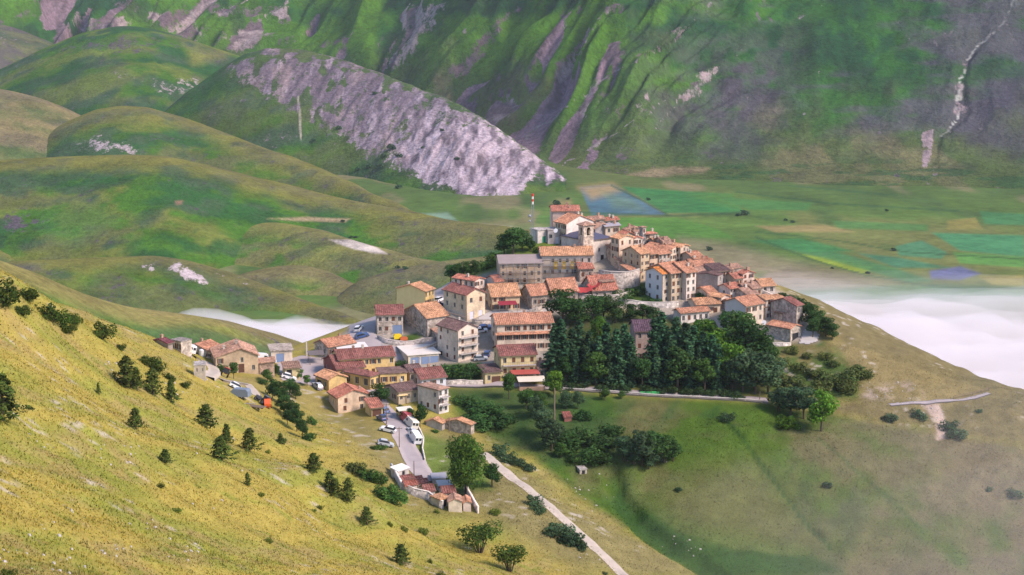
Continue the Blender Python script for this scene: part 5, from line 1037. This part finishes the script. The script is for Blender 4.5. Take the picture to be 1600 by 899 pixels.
def make_car():
    root = empty('car'); b = MB()
    extr(b, [(-2.05,.25),(-2.1,.62),(-2.0,.86),(-1.2,.92),(1.0,.92),(1.75,.82),(2.05,.62),(2.08,.25)], 1.74, 0, .93); bo = b.build('body', M['car'], root)
    c = MB(); extr(c, [(-1.85,.9),(-1.45,1.40),(-.9,1.47),(.15,1.45),(.95,.9)], 1.56, 0, .80); c.build('cabin', M['glass'], root)
    r = MB(); extr(r, [(-1.45,1.42),(-1.4,1.47),(-.9,1.52),(.1,1.50),(.2,1.44)], 1.30, 0, .95); r.build('roof', M['car'], root)
    for s in (-1, 1):
        h = MB(); h.box(1.9, s*.62-.16, .58, 2.09, s*.62+.16, .72); h.build('headlight', M['lampglass'], root)
        t = MB(); t.box(-2.13, s*.66-.14, .62, -2.0, s*.66+.14, .78); t.build('tail_light', mat_flat('tail_lamp', (.3,.02,.02), .3), root)
    wheels(root, (-1.3, 1.32), 1.74); return root
def make_van():
    root = empty('van'); b = MB()
    extr(b, [(-2.5,.35),(-2.55,2.2),(-2.4,2.4),(1.1,2.4),(1.6,2.05),(2.1,1.2),(2.65,1.0),(2.75,.35)], 1.95, 0, .93); b.build('body', M['car'], root)
    w = MB(); w.prism([(1.66,-.8,1.98),(1.66,.8,1.98),(2.14,.85,1.24),(2.14,-.85,1.24)], (.03,0,.02)); w.build('windscreen', M['glass'], root)
    for s in (-1, 1): g = MB(); g.box(-2.58, s*.45-.33, 1.35, -2.535, s*.45+.33, 2.0); g.build('rear_window', M['glass'], root)
    for s in (-1, 1): g = MB(); g.box(.6, s*.955-.02, 1.3, 1.5, s*.955+.02, 1.9); g.build('side_window', M['glass'], root)
    for s in (-1, 1): h = MB(); h.box(2.6, s*.7-.15, .75, 2.78, s*.7+.15, .92); h.build('headlight', M['lampglass'], root)
    wheels(root, (-1.6, 1.75), 1.95, .35); return root
def make_tractor():
    root = empty('tractor'); b = MB(); b.box(-.2,-.35,.7,1.9,.35,1.35); b.box(1.9,-.3,.7,2.0,.3,1.25); b.build('bonnet', M['car'], root)
    c = MB(); c.box(-1.2,-.7,1.0,-.25,.7,2.3); c.build('cab', M['glass'], root); r = MB(); r.box(-1.35,-.8,2.3,-.1,.8,2.45); r.build('cab_roof', M['car'], root)
    for x, rr, t in ((-.9,.75,.4),(1.4,.45,.25)):
        for s in (-1, 1):
            m = MB(); m.tube((0,-t/2,0),(0,t/2,0),rr,k=14); o = m.build('wheel', M['tyre'], root); o.location = (x, s*.85, rr); q = MB(); q.tube((0,-t/2-.01,0),(0,t/2+.01,0),rr*.5,k=10); q.build('rim', M['car'], o)
    e = MB(); e.tube((1.0,.2,1.35),(1.0,.2,2.2),.05); e.build('exhaust', M['metal'], root); return root
PV = {'car': make_car(), 'van': make_van(), 'tractor': make_tractor()}
_used = set()
def vehicle(kind, px, py, yaw, col, label, scale=1.0, grp=None):
    root = PV[kind] if kind not in _used else copy_tree(PV[kind]); _used.add(kind)
    P = hit(px, py); yw = R(yaw); d = np.array([math.cos(yw), math.sin(yw)])
    zf = float(zt(P[0]+d[0]*1.4, P[1]+d[1]*1.4)); zb = float(zt(P[0]-d[0]*1.4, P[1]-d[1]*1.4)); zl = float(zt(P[0]-d[1]*.7, P[1]+d[0]*.7)); zr = float(zt(P[0]+d[1]*.7, P[1]-d[0]*.7))
    root.location = (P[0], P[1], max(P[2], (zf+zb)/2)+.13); root.rotation_euler = (math.atan2(zl-zr, 1.4), -math.atan2(zf-zb, 2.8), yw); root.scale = (scale,)*3
    for c in root.children:
        if c.data.materials and c.data.materials[0] == M['car']: c.color = (*col, 1)
        for g in c.children:
            if g.data.materials[0] == M['car']: g.color = (*col, 1)
    tag(root, label, 'car' if kind == 'car' else kind, grp); return root
W_=(.75,.75,.77); B_=(.05,.09,.22); S_=(.42,.44,.48); K_=(.03,.03,.035); RD=(.40,.05,.05)
CG='cars parked in the village'
vehicle('car',687,472,60,W_,'white car parked behind the cream corner house, upper of two',grp=CG)
vehicle('car',686,480,55,B_,'dark blue car parked behind the cream corner house, lower of two',grp=CG)
vehicle('car',561,517,75,W_,'white car parked on the upper street near the bend',grp=CG)
vehicle('car',566,528,20,B_,'dark blue car on the upper street below the white car',grp=CG)
vehicle('car',751,519,10,W_,'white car beside the long white building, front one of two',grp=CG)
vehicle('car',758,515,15,B_,'blue car beside the long white building, rear one of two',grp=CG)
vehicle('car',761,556,85,B_,'blue car parked between balcony house and long white building',grp=CG)
vehicle('car',751,564,10,S_,'silver car parked at the foot of the tall balcony house',grp=CG)
vehicle('car',446,565,5,B_,'dark blue car parked in front of the white workshop',grp=CG)
vehicle('car',451,593,5,W_,'white car parked below the small yellow hut',grp=CG)
vehicle('car',496,607,120,S_,'grey car half hidden beside the small yellow house',grp=CG)
vehicle('van',409,566,5,W_,'white camper van beside the white workshop')
vehicle('car',420,567,10,W_,'white car behind the rust red stone shed',grp=CG)
vehicle('van',297,553,110,W_,'white camper van by the long low farm building')
vehicle('car',582,630,115,S_,'silver car on the lower road beside the pink gabled house',grp=CG)
vehicle('car',601,645,115,(.16,.25,.45),'light blue car on the lower road by the little yellow garage',grp=CG)
vehicle('car',597,657,115,B_,'dark blue car in front of the little yellow garage',grp=CG)
vehicle('car',606,675,165,W_,'white car pulled off on the grass beside the lower road',grp=CG)
vehicle('car',602,697,10,S_,'old grey car abandoned in the grass left of the lower road',grp=CG)
vehicle('van',634,660,115,RD,'red camper van parked on the lower road')
vehicle('van',641,668,115,(.72,.66,.58),'cream camper van parked behind the red one')
vehicle('car',643,679,115,S_,'silver estate car between camper vans and white van',grp=CG)
vehicle('van',647,690,112,W_,'white van at the lower end of the parked row')
vehicle('tractor',350,589,95,(.40,.06,.05),'red tractor with white roof near the stone farmhouse')
vehicle('tractor',407,631,150,(.10,.10,.12),'dark tractor beside the orange baler',1.0)
vehicle('car',369,609,10,W_,'white car behind the tarpaulin covered trailer',grp=CG)

# ------------------------------------------------------------------ farm machines and small things
def put(name, px, py, rz, label, cat, grp=None, lift=0.0):
    P = hit(px, py); P[2] += lift; r = empty(name, P, R(rz)); tag(r, label, cat, grp); return r
r = put('trailer', 377, 622, -15, 'trailer under a grey blue tarpaulin on the golden slope', 'trailer')
m = MB(); extr(m, [(-2.2,.5),(-2.2,1.9),(-1.7,2.35),(1.7,2.35),(2.2,1.9),(2.2,.5)], 2.3, 0, .9); m.build('tarpaulin', M['sheet'], r, (.17,.21,.28)); wheels(r, (-.5, .6), 2.2, .4)
r = put('baler', 418, 638, 100, 'orange round baler standing beside the dark tractor', 'baler')
m = MB(); m.tube((0,-.8,1.25),(0,.8,1.25),1.15,k=14); m.box(-.6,-.85,.4,1.2,.85,1.0); m.build('body', M['car'], r, (.65,.11,.03)); wheels(r, (0,), 2.0, .45); m = MB(); m.box(1.2,-.08,.5,2.6,.08,.65); m.build('drawbar', M['metal'], r)
r = put('flat_trailer', 399, 640, -25, 'rusty flat hay trailer below the dark tractor', 'trailer')
m = MB(); m.box(-2.6,-1.0,.7,2.6,1.0,.85); m.box(-2.6,-1,.85,-2.5,1,1.3); m.build('deck', M['wood'], r); wheels(r, (-1.4, 1.4), 1.9, .35)
r = put('hay_rake', 388, 634, 10, 'dark iron hay rake lying by the trailers', 'rake')
m = MB(); m.tube((-2,0,.5),(2,0,.5),.08); [m.tube((-1.8+i*.6,0,.5),(-1.8+i*.6,.5,.05),.04) for i in range(7)]; m.build('frame', M['metal'], r)
r = put('waste_container', 621, 531, 10, 'yellow waste container on the lawn below the brown roofed house', 'container')
m = MB(); extr(m, [(-1,.15),(-1.1,1.2),(-.8,1.5),(.8,1.5),(1.1,1.2),(1,.15)], 1.2); m.build('body', M['sheet'], r, (.8,.6,.02)); m = MB(); m.box(-.85,-.5,1.505,.85,.5,1.6); m.build('lid', M['sheet'], r, (.7,.5,.03))
r = put('waste_container', 631, 533, 10, 'orange red waste container beside the yellow one', 'container')
m = MB(); extr(m, [(-1,.15),(-1.1,.8),(-.8,1.0),(.8,1.0),(1.1,.8),(1,.15)], 1.2); m.build('body', M['sheet'], r, (.62,.16,.06)); m = MB(); m.box(-.85,-.5,1.005,.85,.5,1.1); m.build('lid', M['sheet'], r, (.5,.12,.05))
r = put('water_tank', 316, 557, 0, 'white plastic tank beside the long low farm building', 'tank')
m = MB(); m.tube((0,0,0),(0,0,1.8),.8,k=12); m.tube((0,0,1.8),(0,0,2.1),.8,.3,k=12); m.build('body', M['sheet'], r, (.75,.75,.76)); m = MB(); m.tube((0,0,2.1),(0,0,2.25),.28,k=10); m.build('lid', M['sheet'], r, (.1,.1,.1))
# canopies
def canopy(px, py, rz, L, D, H, col, label, name='canopy', sides=False, mat='sheet', slope=.3):
    r = put(name, px, py, rz, label, 'canopy')
    for x in (.1, L-.1):
        for y in (.1, D-.1): m = MB(); m.box(x-.07, y-.07, -2, x+.07, y+.07, H+(slope if y > 1 else 0)); m.build('post', M['wood'], r)
    m = MB(); m.prism([(-.2,-.2,H),(L+.2,-.2,H),(L+.2,D+.2,H+slope),(-.2,D+.2,H+slope)], (0,0,.12)); m.build('roof', M[mat], r, col)
    if sides: m = MB(); m.box(.2, .25, -1, L-.2, .3, 1.1); m.build('parapet', M['plaster'], r, (.55,.35,.25))
    return r
canopy(811,612,6,7.2,4.5,2.6,(.72,.64,.52),'cream flat canopy over the terrace below the yellow balcony house','terrace_canopy',True)
canopy(801,600,8,7.4,3.5,2.6,(.42,.09,.07),'dark red awning roof at the foot of the yellow balcony house','awning_roof',False)
canopy(624,657,20,3.6,2.5,2.4,(.70,.66,.55),'cream market stall canopy beside the lower road','stall_canopy')
canopy(484,571,14,4.0,4.0,2.8,(.16,.13,.12),'dark bar pavilion with open sides on the square','bar_pavilion')
canopy(622,634,24,2.6,1.5,2.5,(.75,.58,.30),'yellow sun awning on the grey brown roofed house','sun_awning')
r = put('shop_awning', 777, 487, 14, 'dark red awning over the tables of the orange roofed house', 'awning', None, 0)
m = MB(); m.prism([(0,-2.6,2.3),(5.6,-2.6,2.3),(5.6,-.3,3.0),(0,-.3,3.0)], (0,0,.08)); m.build('cloth', M['sheet'], r, (.26,.03,.045)); 
for x in (.1, 2.8, 5.5): m = MB(); m.box(x-.05,-2.6,-.5,x+.05,-2.5,2.3); m.build('post', M['metal'], r)
# torn red tarpaulins over the ruin
for (px_, py_, rz_, w_, d_, lab) in ((898,460,10,5.5,3,'red tarpaulin sagging over the ruined house, larger western one'),(917,452,-25,3.6,3,'red tarpaulin over the ruined house, smaller eastern one')):
    P = hit(px_, py_+16); fw = P[1]*_c-(P[2]-280)*_s; z = (16)*fw/F_PX/_c
    Xg, Yg = np.meshgrid(np.linspace(0, w_, 14), np.linspace(0, d_, 10), indexing='ij'); Zg = z+1.0+Yg*.35-1.1*np.sin(Xg/w_*3.14)*.6+(fbm(Xg*1.2, Yg*1.2, 2, 5)-.5)*.5
    mv = np.stack([Xg, Yg, Zg], -1).reshape(-1, 3); mv2 = mv-np.array([0, 0, .05]); fq = grid_faces(14, 10)
    r = empty('tarpaulin', P, R(rz_)); tag(r, lab, 'tarpaulin'); o = link(bpy.data.objects.new('cloth', mesh_np('cloth', np.vstack([mv, mv2]), np.vstack([fq, fq[:, ::-1]+140]), M['sheet'])), r); o.color = (.40,.05,.045,1)
    for x, y in ((0,0),(w_,0),(w_,d_),(0,d_)): m = MB(); m.box(x-.08,y-.08,-2,x+.08,y+.08,z+1.0+y*.35); m.build('post', M['wood'], r)
# walls
def wall_line(pts, h, t, label, col, name='stone_wall', cat='wall', mat='stone', coping=True, under=2.0):
    W = [hit(*p) for p in pts]; P = []
    for a, b in zip(W[:-1], W[1:]):
        n = max(1, int(np.hypot(*(b-a)[:2])/2)); P += [a+(b-a)*i/n for i in range(n)]
    P.append(W[-1]); P = np.array(P); P[:, 2] = zt(P[:, 0], P[:, 1])
    for _ in range(3): P[1:-1, 2] = (P[:-2, 2]+2*P[1:-1, 2]+P[2:, 2])/4
    T = np.gradient(P[:, :2], axis=0); T /= np.linalg.norm(T, axis=1)[:, None]+1e-9; Nn = np.stack([-T[:, 1], T[:, 0]], 1)*t/2
    o = P[0].copy(); root = empty(name, o); tag(root, label, cat)
    def strip(z0, z1, k, nm, m_, c):
        v = []; rag = (vnoise(np.arange(len(P))*1.3, np.zeros(len(P)), 9)-.5)*.25
        for q in (1, -1):
            for z in (z0, z1): v.append(np.concatenate([P[:, :2]+Nn*q*k, (P[:, 2]+z+(rag if z > 0 else 0))[:, None]], 1)-o)
        n = len(P); V_ = np.vstack(v); f = []
        for i in range(n-1): a, b, c_, d = i, n+i, 2*n+i, 3*n+i; f += [(a, a+1, b+1, b), (c_+1, c_, d, d+1), (b, b+1, d+1, d), (a+1, a, c_, c_+1)]
        f += [(0, n, 3*n, 2*n), (n-1, 2*n-1, 4*n-1, 3*n-1)[::-1]]
        ob = link(bpy.data.objects.new(nm, mesh_np(nm, V_, f, M[m_])), root); ob.color = (*c, 1)
    strip(-under, h, 1.0, 'masonry', mat, col)
    if coping: strip(h+.005, h+.14, 1.25, 'coping', 'plaster', tuple(min(.8, q*1.25) for q in col))
    return root
wall_line([(738,506),(760,508),(785,506),(806,499),(830,491),(848,486)], 1.3, .5, 'tall rubble retaining wall under the orange roofed house', (.45,.39,.34), under=4)
wall_line([(697,602),(720,601),(755,602)], 1.2, .4, 'low pale wall along the street below the hedge', (.52,.46,.40))
wall_line([(936,447),(952,450),(972,452),(990,449),(998,446)], 5.0, .8, 'high stone bastion below the church', (.44,.38,.34), under=4)
wall_line([(965,474),(990,479),(1030,482),(1060,480)], 1.6, .4, 'garden wall below the three tall joined houses', (.50,.45,.41), under=3)
wall_line([(590,530),(604,538),(620,540),(645,540),(662,534),(684,532)], 1.0, .4, 'dry stone wall round the lawn with the containers', (.47,.41,.38))
wall_line([(900,472),(935,474),(965,474),(985,466)], 2.2, .5, 'stone terrace wall in front of the ruined barn', (.46,.40,.35), under=3)
wall_line([(1150,462),(1175,456),(1195,462),(1208,470)], 1.6, .4, 'pale sloping wall near the far east houses', (.50,.43,.38))
wall_line([(640,556),(665,552),(690,540)], 1.6, .4, 'sloping retaining wall behind the flat garage block', (.46,.38,.33))
wall_line([(1190,536),(1210,542),(1236,540)], .7, .4, 'low wall at the edge below the long stone barn', (.48,.43,.39))
wall_line([(652,668),(662,690),(660,705),(664,722)], .8, .25, 'pale low wall right of the parked vans', (.55,.50,.45), mat='plaster')
# cemetery
wall_line([(611,735),(616,746),(628,766)], 1.7, .4, 'cemetery wall on the uphill side beside the bushes', (.60,.55,.51), 'cemetery_wall', under=3, mat='plaster')
wall_line([(628,766),(648,776),(670,783),(692,796)], 1.8, .4, 'curved front cemetery wall facing the golden slope', (.56,.50,.46), 'cemetery_wall', under=3)
wall_line([(726,764),(732,776),(740,790),(747,803)], 1.6, .4, 'cemetery wall descending right of the big tree', (.60,.52,.48), 'cemetery_wall', under=3)
CHP=[('white roofed cemetery store at the top of the cemetery',622,750,737,611,639,50,'SR',10,(.62,.58,.57),(.80,.77,.76),'sheet'),
 ('brown roofed tomb chapel next to the white roofed store',628,758,750,622,646,30,'L',22,(.56,.48,.42),T3,'tile'),('small brown tomb chapel beside the road end',648,756,750,644,660,25,'L',22,(.56,.48,.42),T3,'tile'),
 ('tomb chapel with orange ridge behind the curved wall',634,770,760,627,652,25,'L',24,(.56,.48,.42),(.34,.12,.09),'tile'),('brown tomb chapel in the middle of the cemetery',653,763,756,648,669,22,'L',24,(.58,.50,.45),T3,'tile'),
 ('flat dark tomb chapel above the orange roofed chapel',664,777,769,659,680,18,'L',24,(.62,.56,.52),T3,'tile'),('pale tomb chapel with brown roof left of the big tree',692,781,771,686,712,14,'L',24,(.66,.60,.54),T3,'tile'),
 ('grey stone mausoleum at the upper corner of the cemetery',676,757,749,674,698,8,'F',0,(.46,.43,.44),(.33,.32,.36),'sheet'),('light stone tomb block below the grey mausoleum',686,769,760,684,706,10,'F',0,(.52,.48,.47),(.46,.43,.43),'sheet'),
 ('tomb chapel with bright orange hipped roof in the front wall',688,794,781,673,703,40,'H',24,(.60,.55,.49),T2,'tile'),('cream gabled tomb chapel at the front of the cemetery',701,800,785,699,722,6,'R',24,(.68,.60,.50),T5,'tile'),
 ('little gabled tomb chapel at the right front corner',724,800,787,722,736,6,'R',26,(.66,.56,.52),T1,'tile')]
for lab, xc, yb, ye, xl, xr, a, rf, pt, wc_, rc_, rm in CHP:
    house(lab, xc, yb, ye, xl, xr, a, rf, pt, 'plaster', wc_, rc_, rmat=rm, chim=0, over=.22, cat='chapel', name='tomb_chapel', dl=4.0 if a < 20 else None, cornice=False, dR=[(.5,.9,1.7,'dark')] if 'gabled' not in lab and rf != 'F' else (), base=3)
house('house with purple brown roof half hidden inside the dark wood', 992,566,518,988,1019,6,'L',26,'plaster',(.42,.32,.30),(.12,.075,.10),wR=(2,3),dl=9,chim=0,wL=None)
house('tiny stone hut in the green hollow below the thicket', 906,742,735,904,917,15,'F',0,'stone',(.50,.45,.42),(.45,.41,.39),dl=3,chim=0,over=.1,cat='hut',name='hut',dR=[(.5,.8,1.2,'dark')])
house('small rusty shed among the gardens in the hollow', 882,660,653,880,893,10,'SR',10,'plaster',(.30,.13,.11),(.28,.10,.08),dl=3,chim=0,cat='shed',name='shed',over=.2)
house('grey lean-to with rusty roof right of the yellow balcony house', 842,592,578,838,864,28,'L',20,'plaster',(.42,.39,.41),T5,wR=(2,1),dl=7,chim=1,cat='house')
# poles, mast, lamps
def pole(px, yb, yt, label, name='utility_pole', arm=True, col='wood', r_=.13, cat='pole', lamp=False):
    P = hit(px, yb); fw = P[1]*_c-(P[2]-280)*_s; h = (yb-yt)*fw/F_PX/_c; r = empty(name, P); tag(r, label, cat)
    m = MB(); m.tube((0,0,-1),(0,0,h),r_,r_*.65,7); m.build('post', M[col], r)
    if arm: m = MB(); m.box(-.8,-.06,h-.5,.8,.06,h-.38); [m.tube((x,0,h-.38),(x,0,h-.2),.05) for x in (-.7,0,.7)]; m.build('crossarm', M['wood'], r)
    if lamp: m = MB(); m.tube((0,0,h),(.9,0,h+.25),.05); m.build('arm', M['metal'], r); m = MB(); m.box(.7,-.15,h+.18,1.3,.15,h+.3); m.build('lamp_head', M['metal'], r)
pole(604,664,630,'wooden utility pole at the top of the lower road'); pole(624,700,667,'wooden utility pole left of the lower road beside the vans'); pole(647,748,720,'wooden utility pole at the road end above the cemetery',arm=False)
pole(597,548,524,'street lamp on the bend above the hotel','street_lamp',False,'metal',.08,'lamp',True); pole(866,664,606,'tall bare wooden pole in the green hollow',arm=False,r_=.28); pole(702,676,652,'thin pole beside the ruined stone barn',arm=False)
pole(472,583,566,'street lamp on the square near the yellow hut','street_lamp',False,'metal',.08,'lamp',True); pole(611,480,458,'street lamp beside the yellow gabled house','street_lamp',False,'metal',.08,'lamp',True); pole(978,605,588,'utility pole beside the road under the wood'); pole(479,556,535,'white post beside the road bend',name='marker_post',arm=False,col='frame',r_=.3,cat='post'); pole(1187,626,612,'dark pole at the east end of the lower road',arm=False)
def mast():
    P = hit(832, 384); fw = P[1]*_c-(P[2]-280)*_s; h = 80*fw/F_PX/_c; r = empty('radio_mast', P); tag(r, 'lattice radio mast with red and white top beside the hilltop huts', 'mast')
    w = .45; hm = h*.80; m = MB(); leg = [(-w,-w),(w,-w),(w,w),(-w,w)]
    for x, y in leg: q = MB(); q.tube((x,y,-1),(x*.8,y*.8,hm),.06,k=5); q.build('leg', M['metal'], r)
    n = 14
    for i in range(n):
        z0, z1 = hm*i/n, hm*(i+1)/n
        for k in range(4): a, b = leg[k], leg[(k+1) % 4]; m.tube((a[0]*.9,a[1]*.9,z0),(b[0]*.9,b[1]*.9,z1),.035,k=4); m.tube((a[0]*.9,a[1]*.9,z1),(b[0]*.9,b[1]*.9,z1),.03,k=4)
    m.build('lattice', M['metal'], r)
    for i, c in enumerate(((.75,.72,.7),(.6,.05,.04),(.75,.72,.7),(.6,.05,.04))): q = MB(); q.tube((0,0,hm+(h-hm)*i/4),(0,0,hm+(h-hm)*(i+1)/4),.28 if i < 3 else .34,.30 if i < 3 else .42,8); q.build('top_section', M['sheet'], r, c)
    for z, s in ((hm*.72, .7), (hm*.60, .5)): q = MB(); q.tube((-.9,-.3,z),(-.9,-.55,z),s*.7,s*.2,10); q.build('dish', M['sheet'], r, (.3,.32,.36))
mast()
def dish(px, py, dz, label):
    P = hit(px, py); r = empty('satellite_dish', P+np.array([0,0,dz])); tag(r, label, 'dish'); m = MB(); m.tube((0,0,-dz-.5),(0,0,.4),.06); m.build('post', M['metal'], r)
    m = MB(); m.tube((0,-.35,.65),(.1,-.1,.5),.75,.25,12); m.build('reflector', M['sheet'], r, (.75,.73,.74))
dish(868,384,4.2,'white satellite dish on the hilltop hut roof'); dish(1193,514,1.2,'white satellite dish beside the tall cream gabled house')
# scaffolding in front of the two building sites
def scaffold(px0, px1, yb, h, label, a, dy):
    P = hit(px0, yb); P = P+np.array([0, -dy, 0]); d = np.array([math.cos(R(a)), math.sin(R(a))]); L = solve_len(P, d, px1); r = empty('scaffolding', P, R(a)); tag(r, label, 'scaffolding')
    n = int(L/2.4)+1
    for i in range(n+1):
        x = L*i/n
        for y in (0, .9): m = MB(); m.tube((x,y,-3),(x,y,h+1),.05,k=5); m.build('upright', M['metal'], r)
    for k in range(1, int(h/2)+1):
        z = k*2.0; m = MB(); m.box(0,.02,z,L,.88,z+.06); m.build('deck', M['wood'], r)
        for zz in (z+.5, z+1.0): m = MB(); m.tube((0,-.03,zz),(L,-.03,zz),.04,k=5); m.build('rail', M['metal'], r)
    return r, L
scaffold(781,846,447,6.2,'steel scaffolding on the grey roofed building site',6,1.4); r, L = scaffold(848,908,437,6.0,'steel scaffolding with yellow boards on the orange roofed site',4,1.4)
for f in (.30,.52,.74): m = MB(); m.box(L*f,.91,3.2,L*f+1.0,.95,5.6); m.build('yellow_board', M['sheet'], r, (.75,.45,.04))
scaffold(695,726,508,4.2,'thin scaffolding on the lower wall of the cream corner house',-52,.6)
# railings and nets
def railing(pts, label, h=1.0, name='railing', step=3.0, col='wood', two=True):
    W = [hit(*p) for p in pts]; P = []
    for a, b in zip(W[:-1], W[1:]): n = max(1, int(np.hypot(*(b-a)[:2])/step)); P += [a+(b-a)*i/n for i in range(n)]
    P.append(W[-1]); o = P[0].copy(); r = empty(name, o); tag(r, label, 'railing'); P = [np.array([p[0], p[1], float(zt(p[0], p[1]))])-o for p in P]
    for p in P: m = MB(); m.box(p[0]-.06,p[1]-.06,p[2]-.6,p[0]+.06,p[1]+.06,p[2]+h); m.build('post', M[col], r)
    for f in ((.55, 1.0) if two else (.75,)):
        m = MB()
        for a, b in zip(P[:-1], P[1:]): m.tube(a+np.array([0,0,h*f]), b+np.array([0,0,h*f]), .06 if two else .14, k=5)
        m.build('rail', M[col], r)
railing([(806,498),(830,490),(866,480)], 'brown wooden railing on the ramp below the stone barns')
railing([(880,610),(960,615),(1040,621),(1120,625),(1195,630)], 'pale steel guard rail along the road under the wood', .8, 'guard_rail', 4, 'frame', False)
railing([(560,500),(580,484),(620,470),(660,455),(690,443),(700,438)], 'dark fence along the outer edge of the upper street', .9, 'street_fence', 4)
railing([(1490,624),(1520,618),(1545,611)], 'thin fence at the eastern road bend', .9, 'bend_fence', 4)
r = put('barrier_net', 1000, 618, 4, 'green plastic barrier netting along the road below the wood', 'netting')
for i in range(4): m = MB(); m.box(i*1.6,0,0,i*1.6+1.45,.05,1.0); m.build('net_panel', M['sheet'], r, (.05,.36,.10)); m = MB(); m.box(i*1.6-.08,-.04,-.4,i*1.6-.02,.08,1.15); m.build('post', M['wood'], r)
# ------------------------------------------------------------------ fog banks and haze (real volumes)
def vol(name, V, Fq, dens, col, aniso=0.0, label=None):
    m = bpy.data.materials.new(name); m.use_nodes = True; nt = m.node_tree
    nt.nodes.remove(nt.nodes['Principled BSDF'])
    pv = nt.nodes.new('ShaderNodeVolumePrincipled'); pv.inputs['Density'].default_value = dens; pv.inputs['Color'].default_value = (*col, 1); pv.inputs['Anisotropy'].default_value = aniso
    nt.links.new(pv.outputs[0], nt.nodes['Material Output'].inputs['Volume'])
    o = bpy.data.objects.new(name, mesh_np(name, V, Fq, m)); link(o); tag(o, label, 'fog' if label and name != 'haze' else None, kind='stuff'); return o
def closed_sheet(xs, ys, zb, top):
    nx, ny = len(xs), len(ys); Xg, Yg = np.meshgrid(xs, ys, indexing='ij'); T = top(Xg, Yg)
    Vt = np.stack([Xg, Yg, zb+T], -1).reshape(-1, 3); Vb = np.stack([Xg, Yg, np.full_like(Xg, zb)], -1).reshape(-1, 3)
    n = nx*ny; fq = grid_faces(nx, ny); side = []
    for i in range(nx-1):
        for j in (0, ny-1): a = i*ny+j; side.append((a, a+ny, a+ny+n, a+n))
    for j in range(ny-1):
        for i in (0, nx-1): a = i*ny+j; side.append((a, a+1, a+1+n, a+n))
    return np.vstack([Vt, Vb]), np.vstack([fq, fq[:, ::-1]+n, np.array(side)])
def bank(x, y):
    yy = y+(fbm(x/120, y/70, 4, 201)-.5)*(50+60*sstep(-60, 120, x))
    far = 1255+95*sstep(-60, 120, x)
    e = np.clip((far-yy)/(125+85*sstep(-60, 120, x)), 0, 1)**1.4*sstep(640, 760, y)
    return .2 + e*(22+(fbm(x/50, y/40, 4, 202)-.5)*30)*sstep(-285, -215, x)
V_, F_ = closed_sheet(np.linspace(-460, 900, 170), np.linspace(620, 1400, 120), PLZ-1.5, bank)
vol('fog_bank', V_, F_, .030, (1, .945, .962), 0.0, 'thick white fog lying over the plain behind the village hill')
def veil(x, y):
    yy = y+(fbm(x/160, y/90, 3, 205)-.5)*120
    return .2 + np.clip((1440-yy)/260, 0, 1)**1.5*sstep(640, 760, y)*(34*sstep(40, 200, x))*(.6+.8*fbm(x/90, y/60, 3, 206))
V_, F_ = closed_sheet(np.linspace(-460, 900, 120), np.linspace(620, 1480, 90), PLZ-1.7, veil)
vol('fog_veil', V_, F_, .003, (1, .945, .962), 0.0, 'thin veil of fog spreading above the fog bank')
def mist(k):
    def f(x, y): r = ((x-150)/(180+60*k))**2+((y-385)/(105+35*k))**2; return .1+np.maximum(0, 1-r)**2.0*(48+34*k)*(.7+.6*fbm(x/60, y/60, 3, 203+int(k*3)))
    return f
for k, (lab) in enumerate(('thin grey mist drifting over the lower valley flank, lowest layer', 'thin grey mist drifting over the lower valley flank, middle layer', 'thin grey mist drifting over the lower valley flank, top layer')):
    V_, F_ = closed_sheet(np.linspace(-85-k, 385+k, 100), np.linspace(245-k, 525+k, 80), 100.0-k*.3, mist(k*.5))
    vol('mist_patch', V_, F_, .0008, (1, .97, .98), 0.0, lab)
hv = [(x, y, z) for z in (-20, 640) for x, y in ((-1900, -60), (1900, -60), (1900, 4400), (-1900, 4400))]
vol('haze', hv, [(0,3,2,1),(4,5,6,7),(0,1,5,4),(1,2,6,5),(2,3,7,6),(3,0,4,7)], .000028, (.80, .85, 1.0), 0.0)
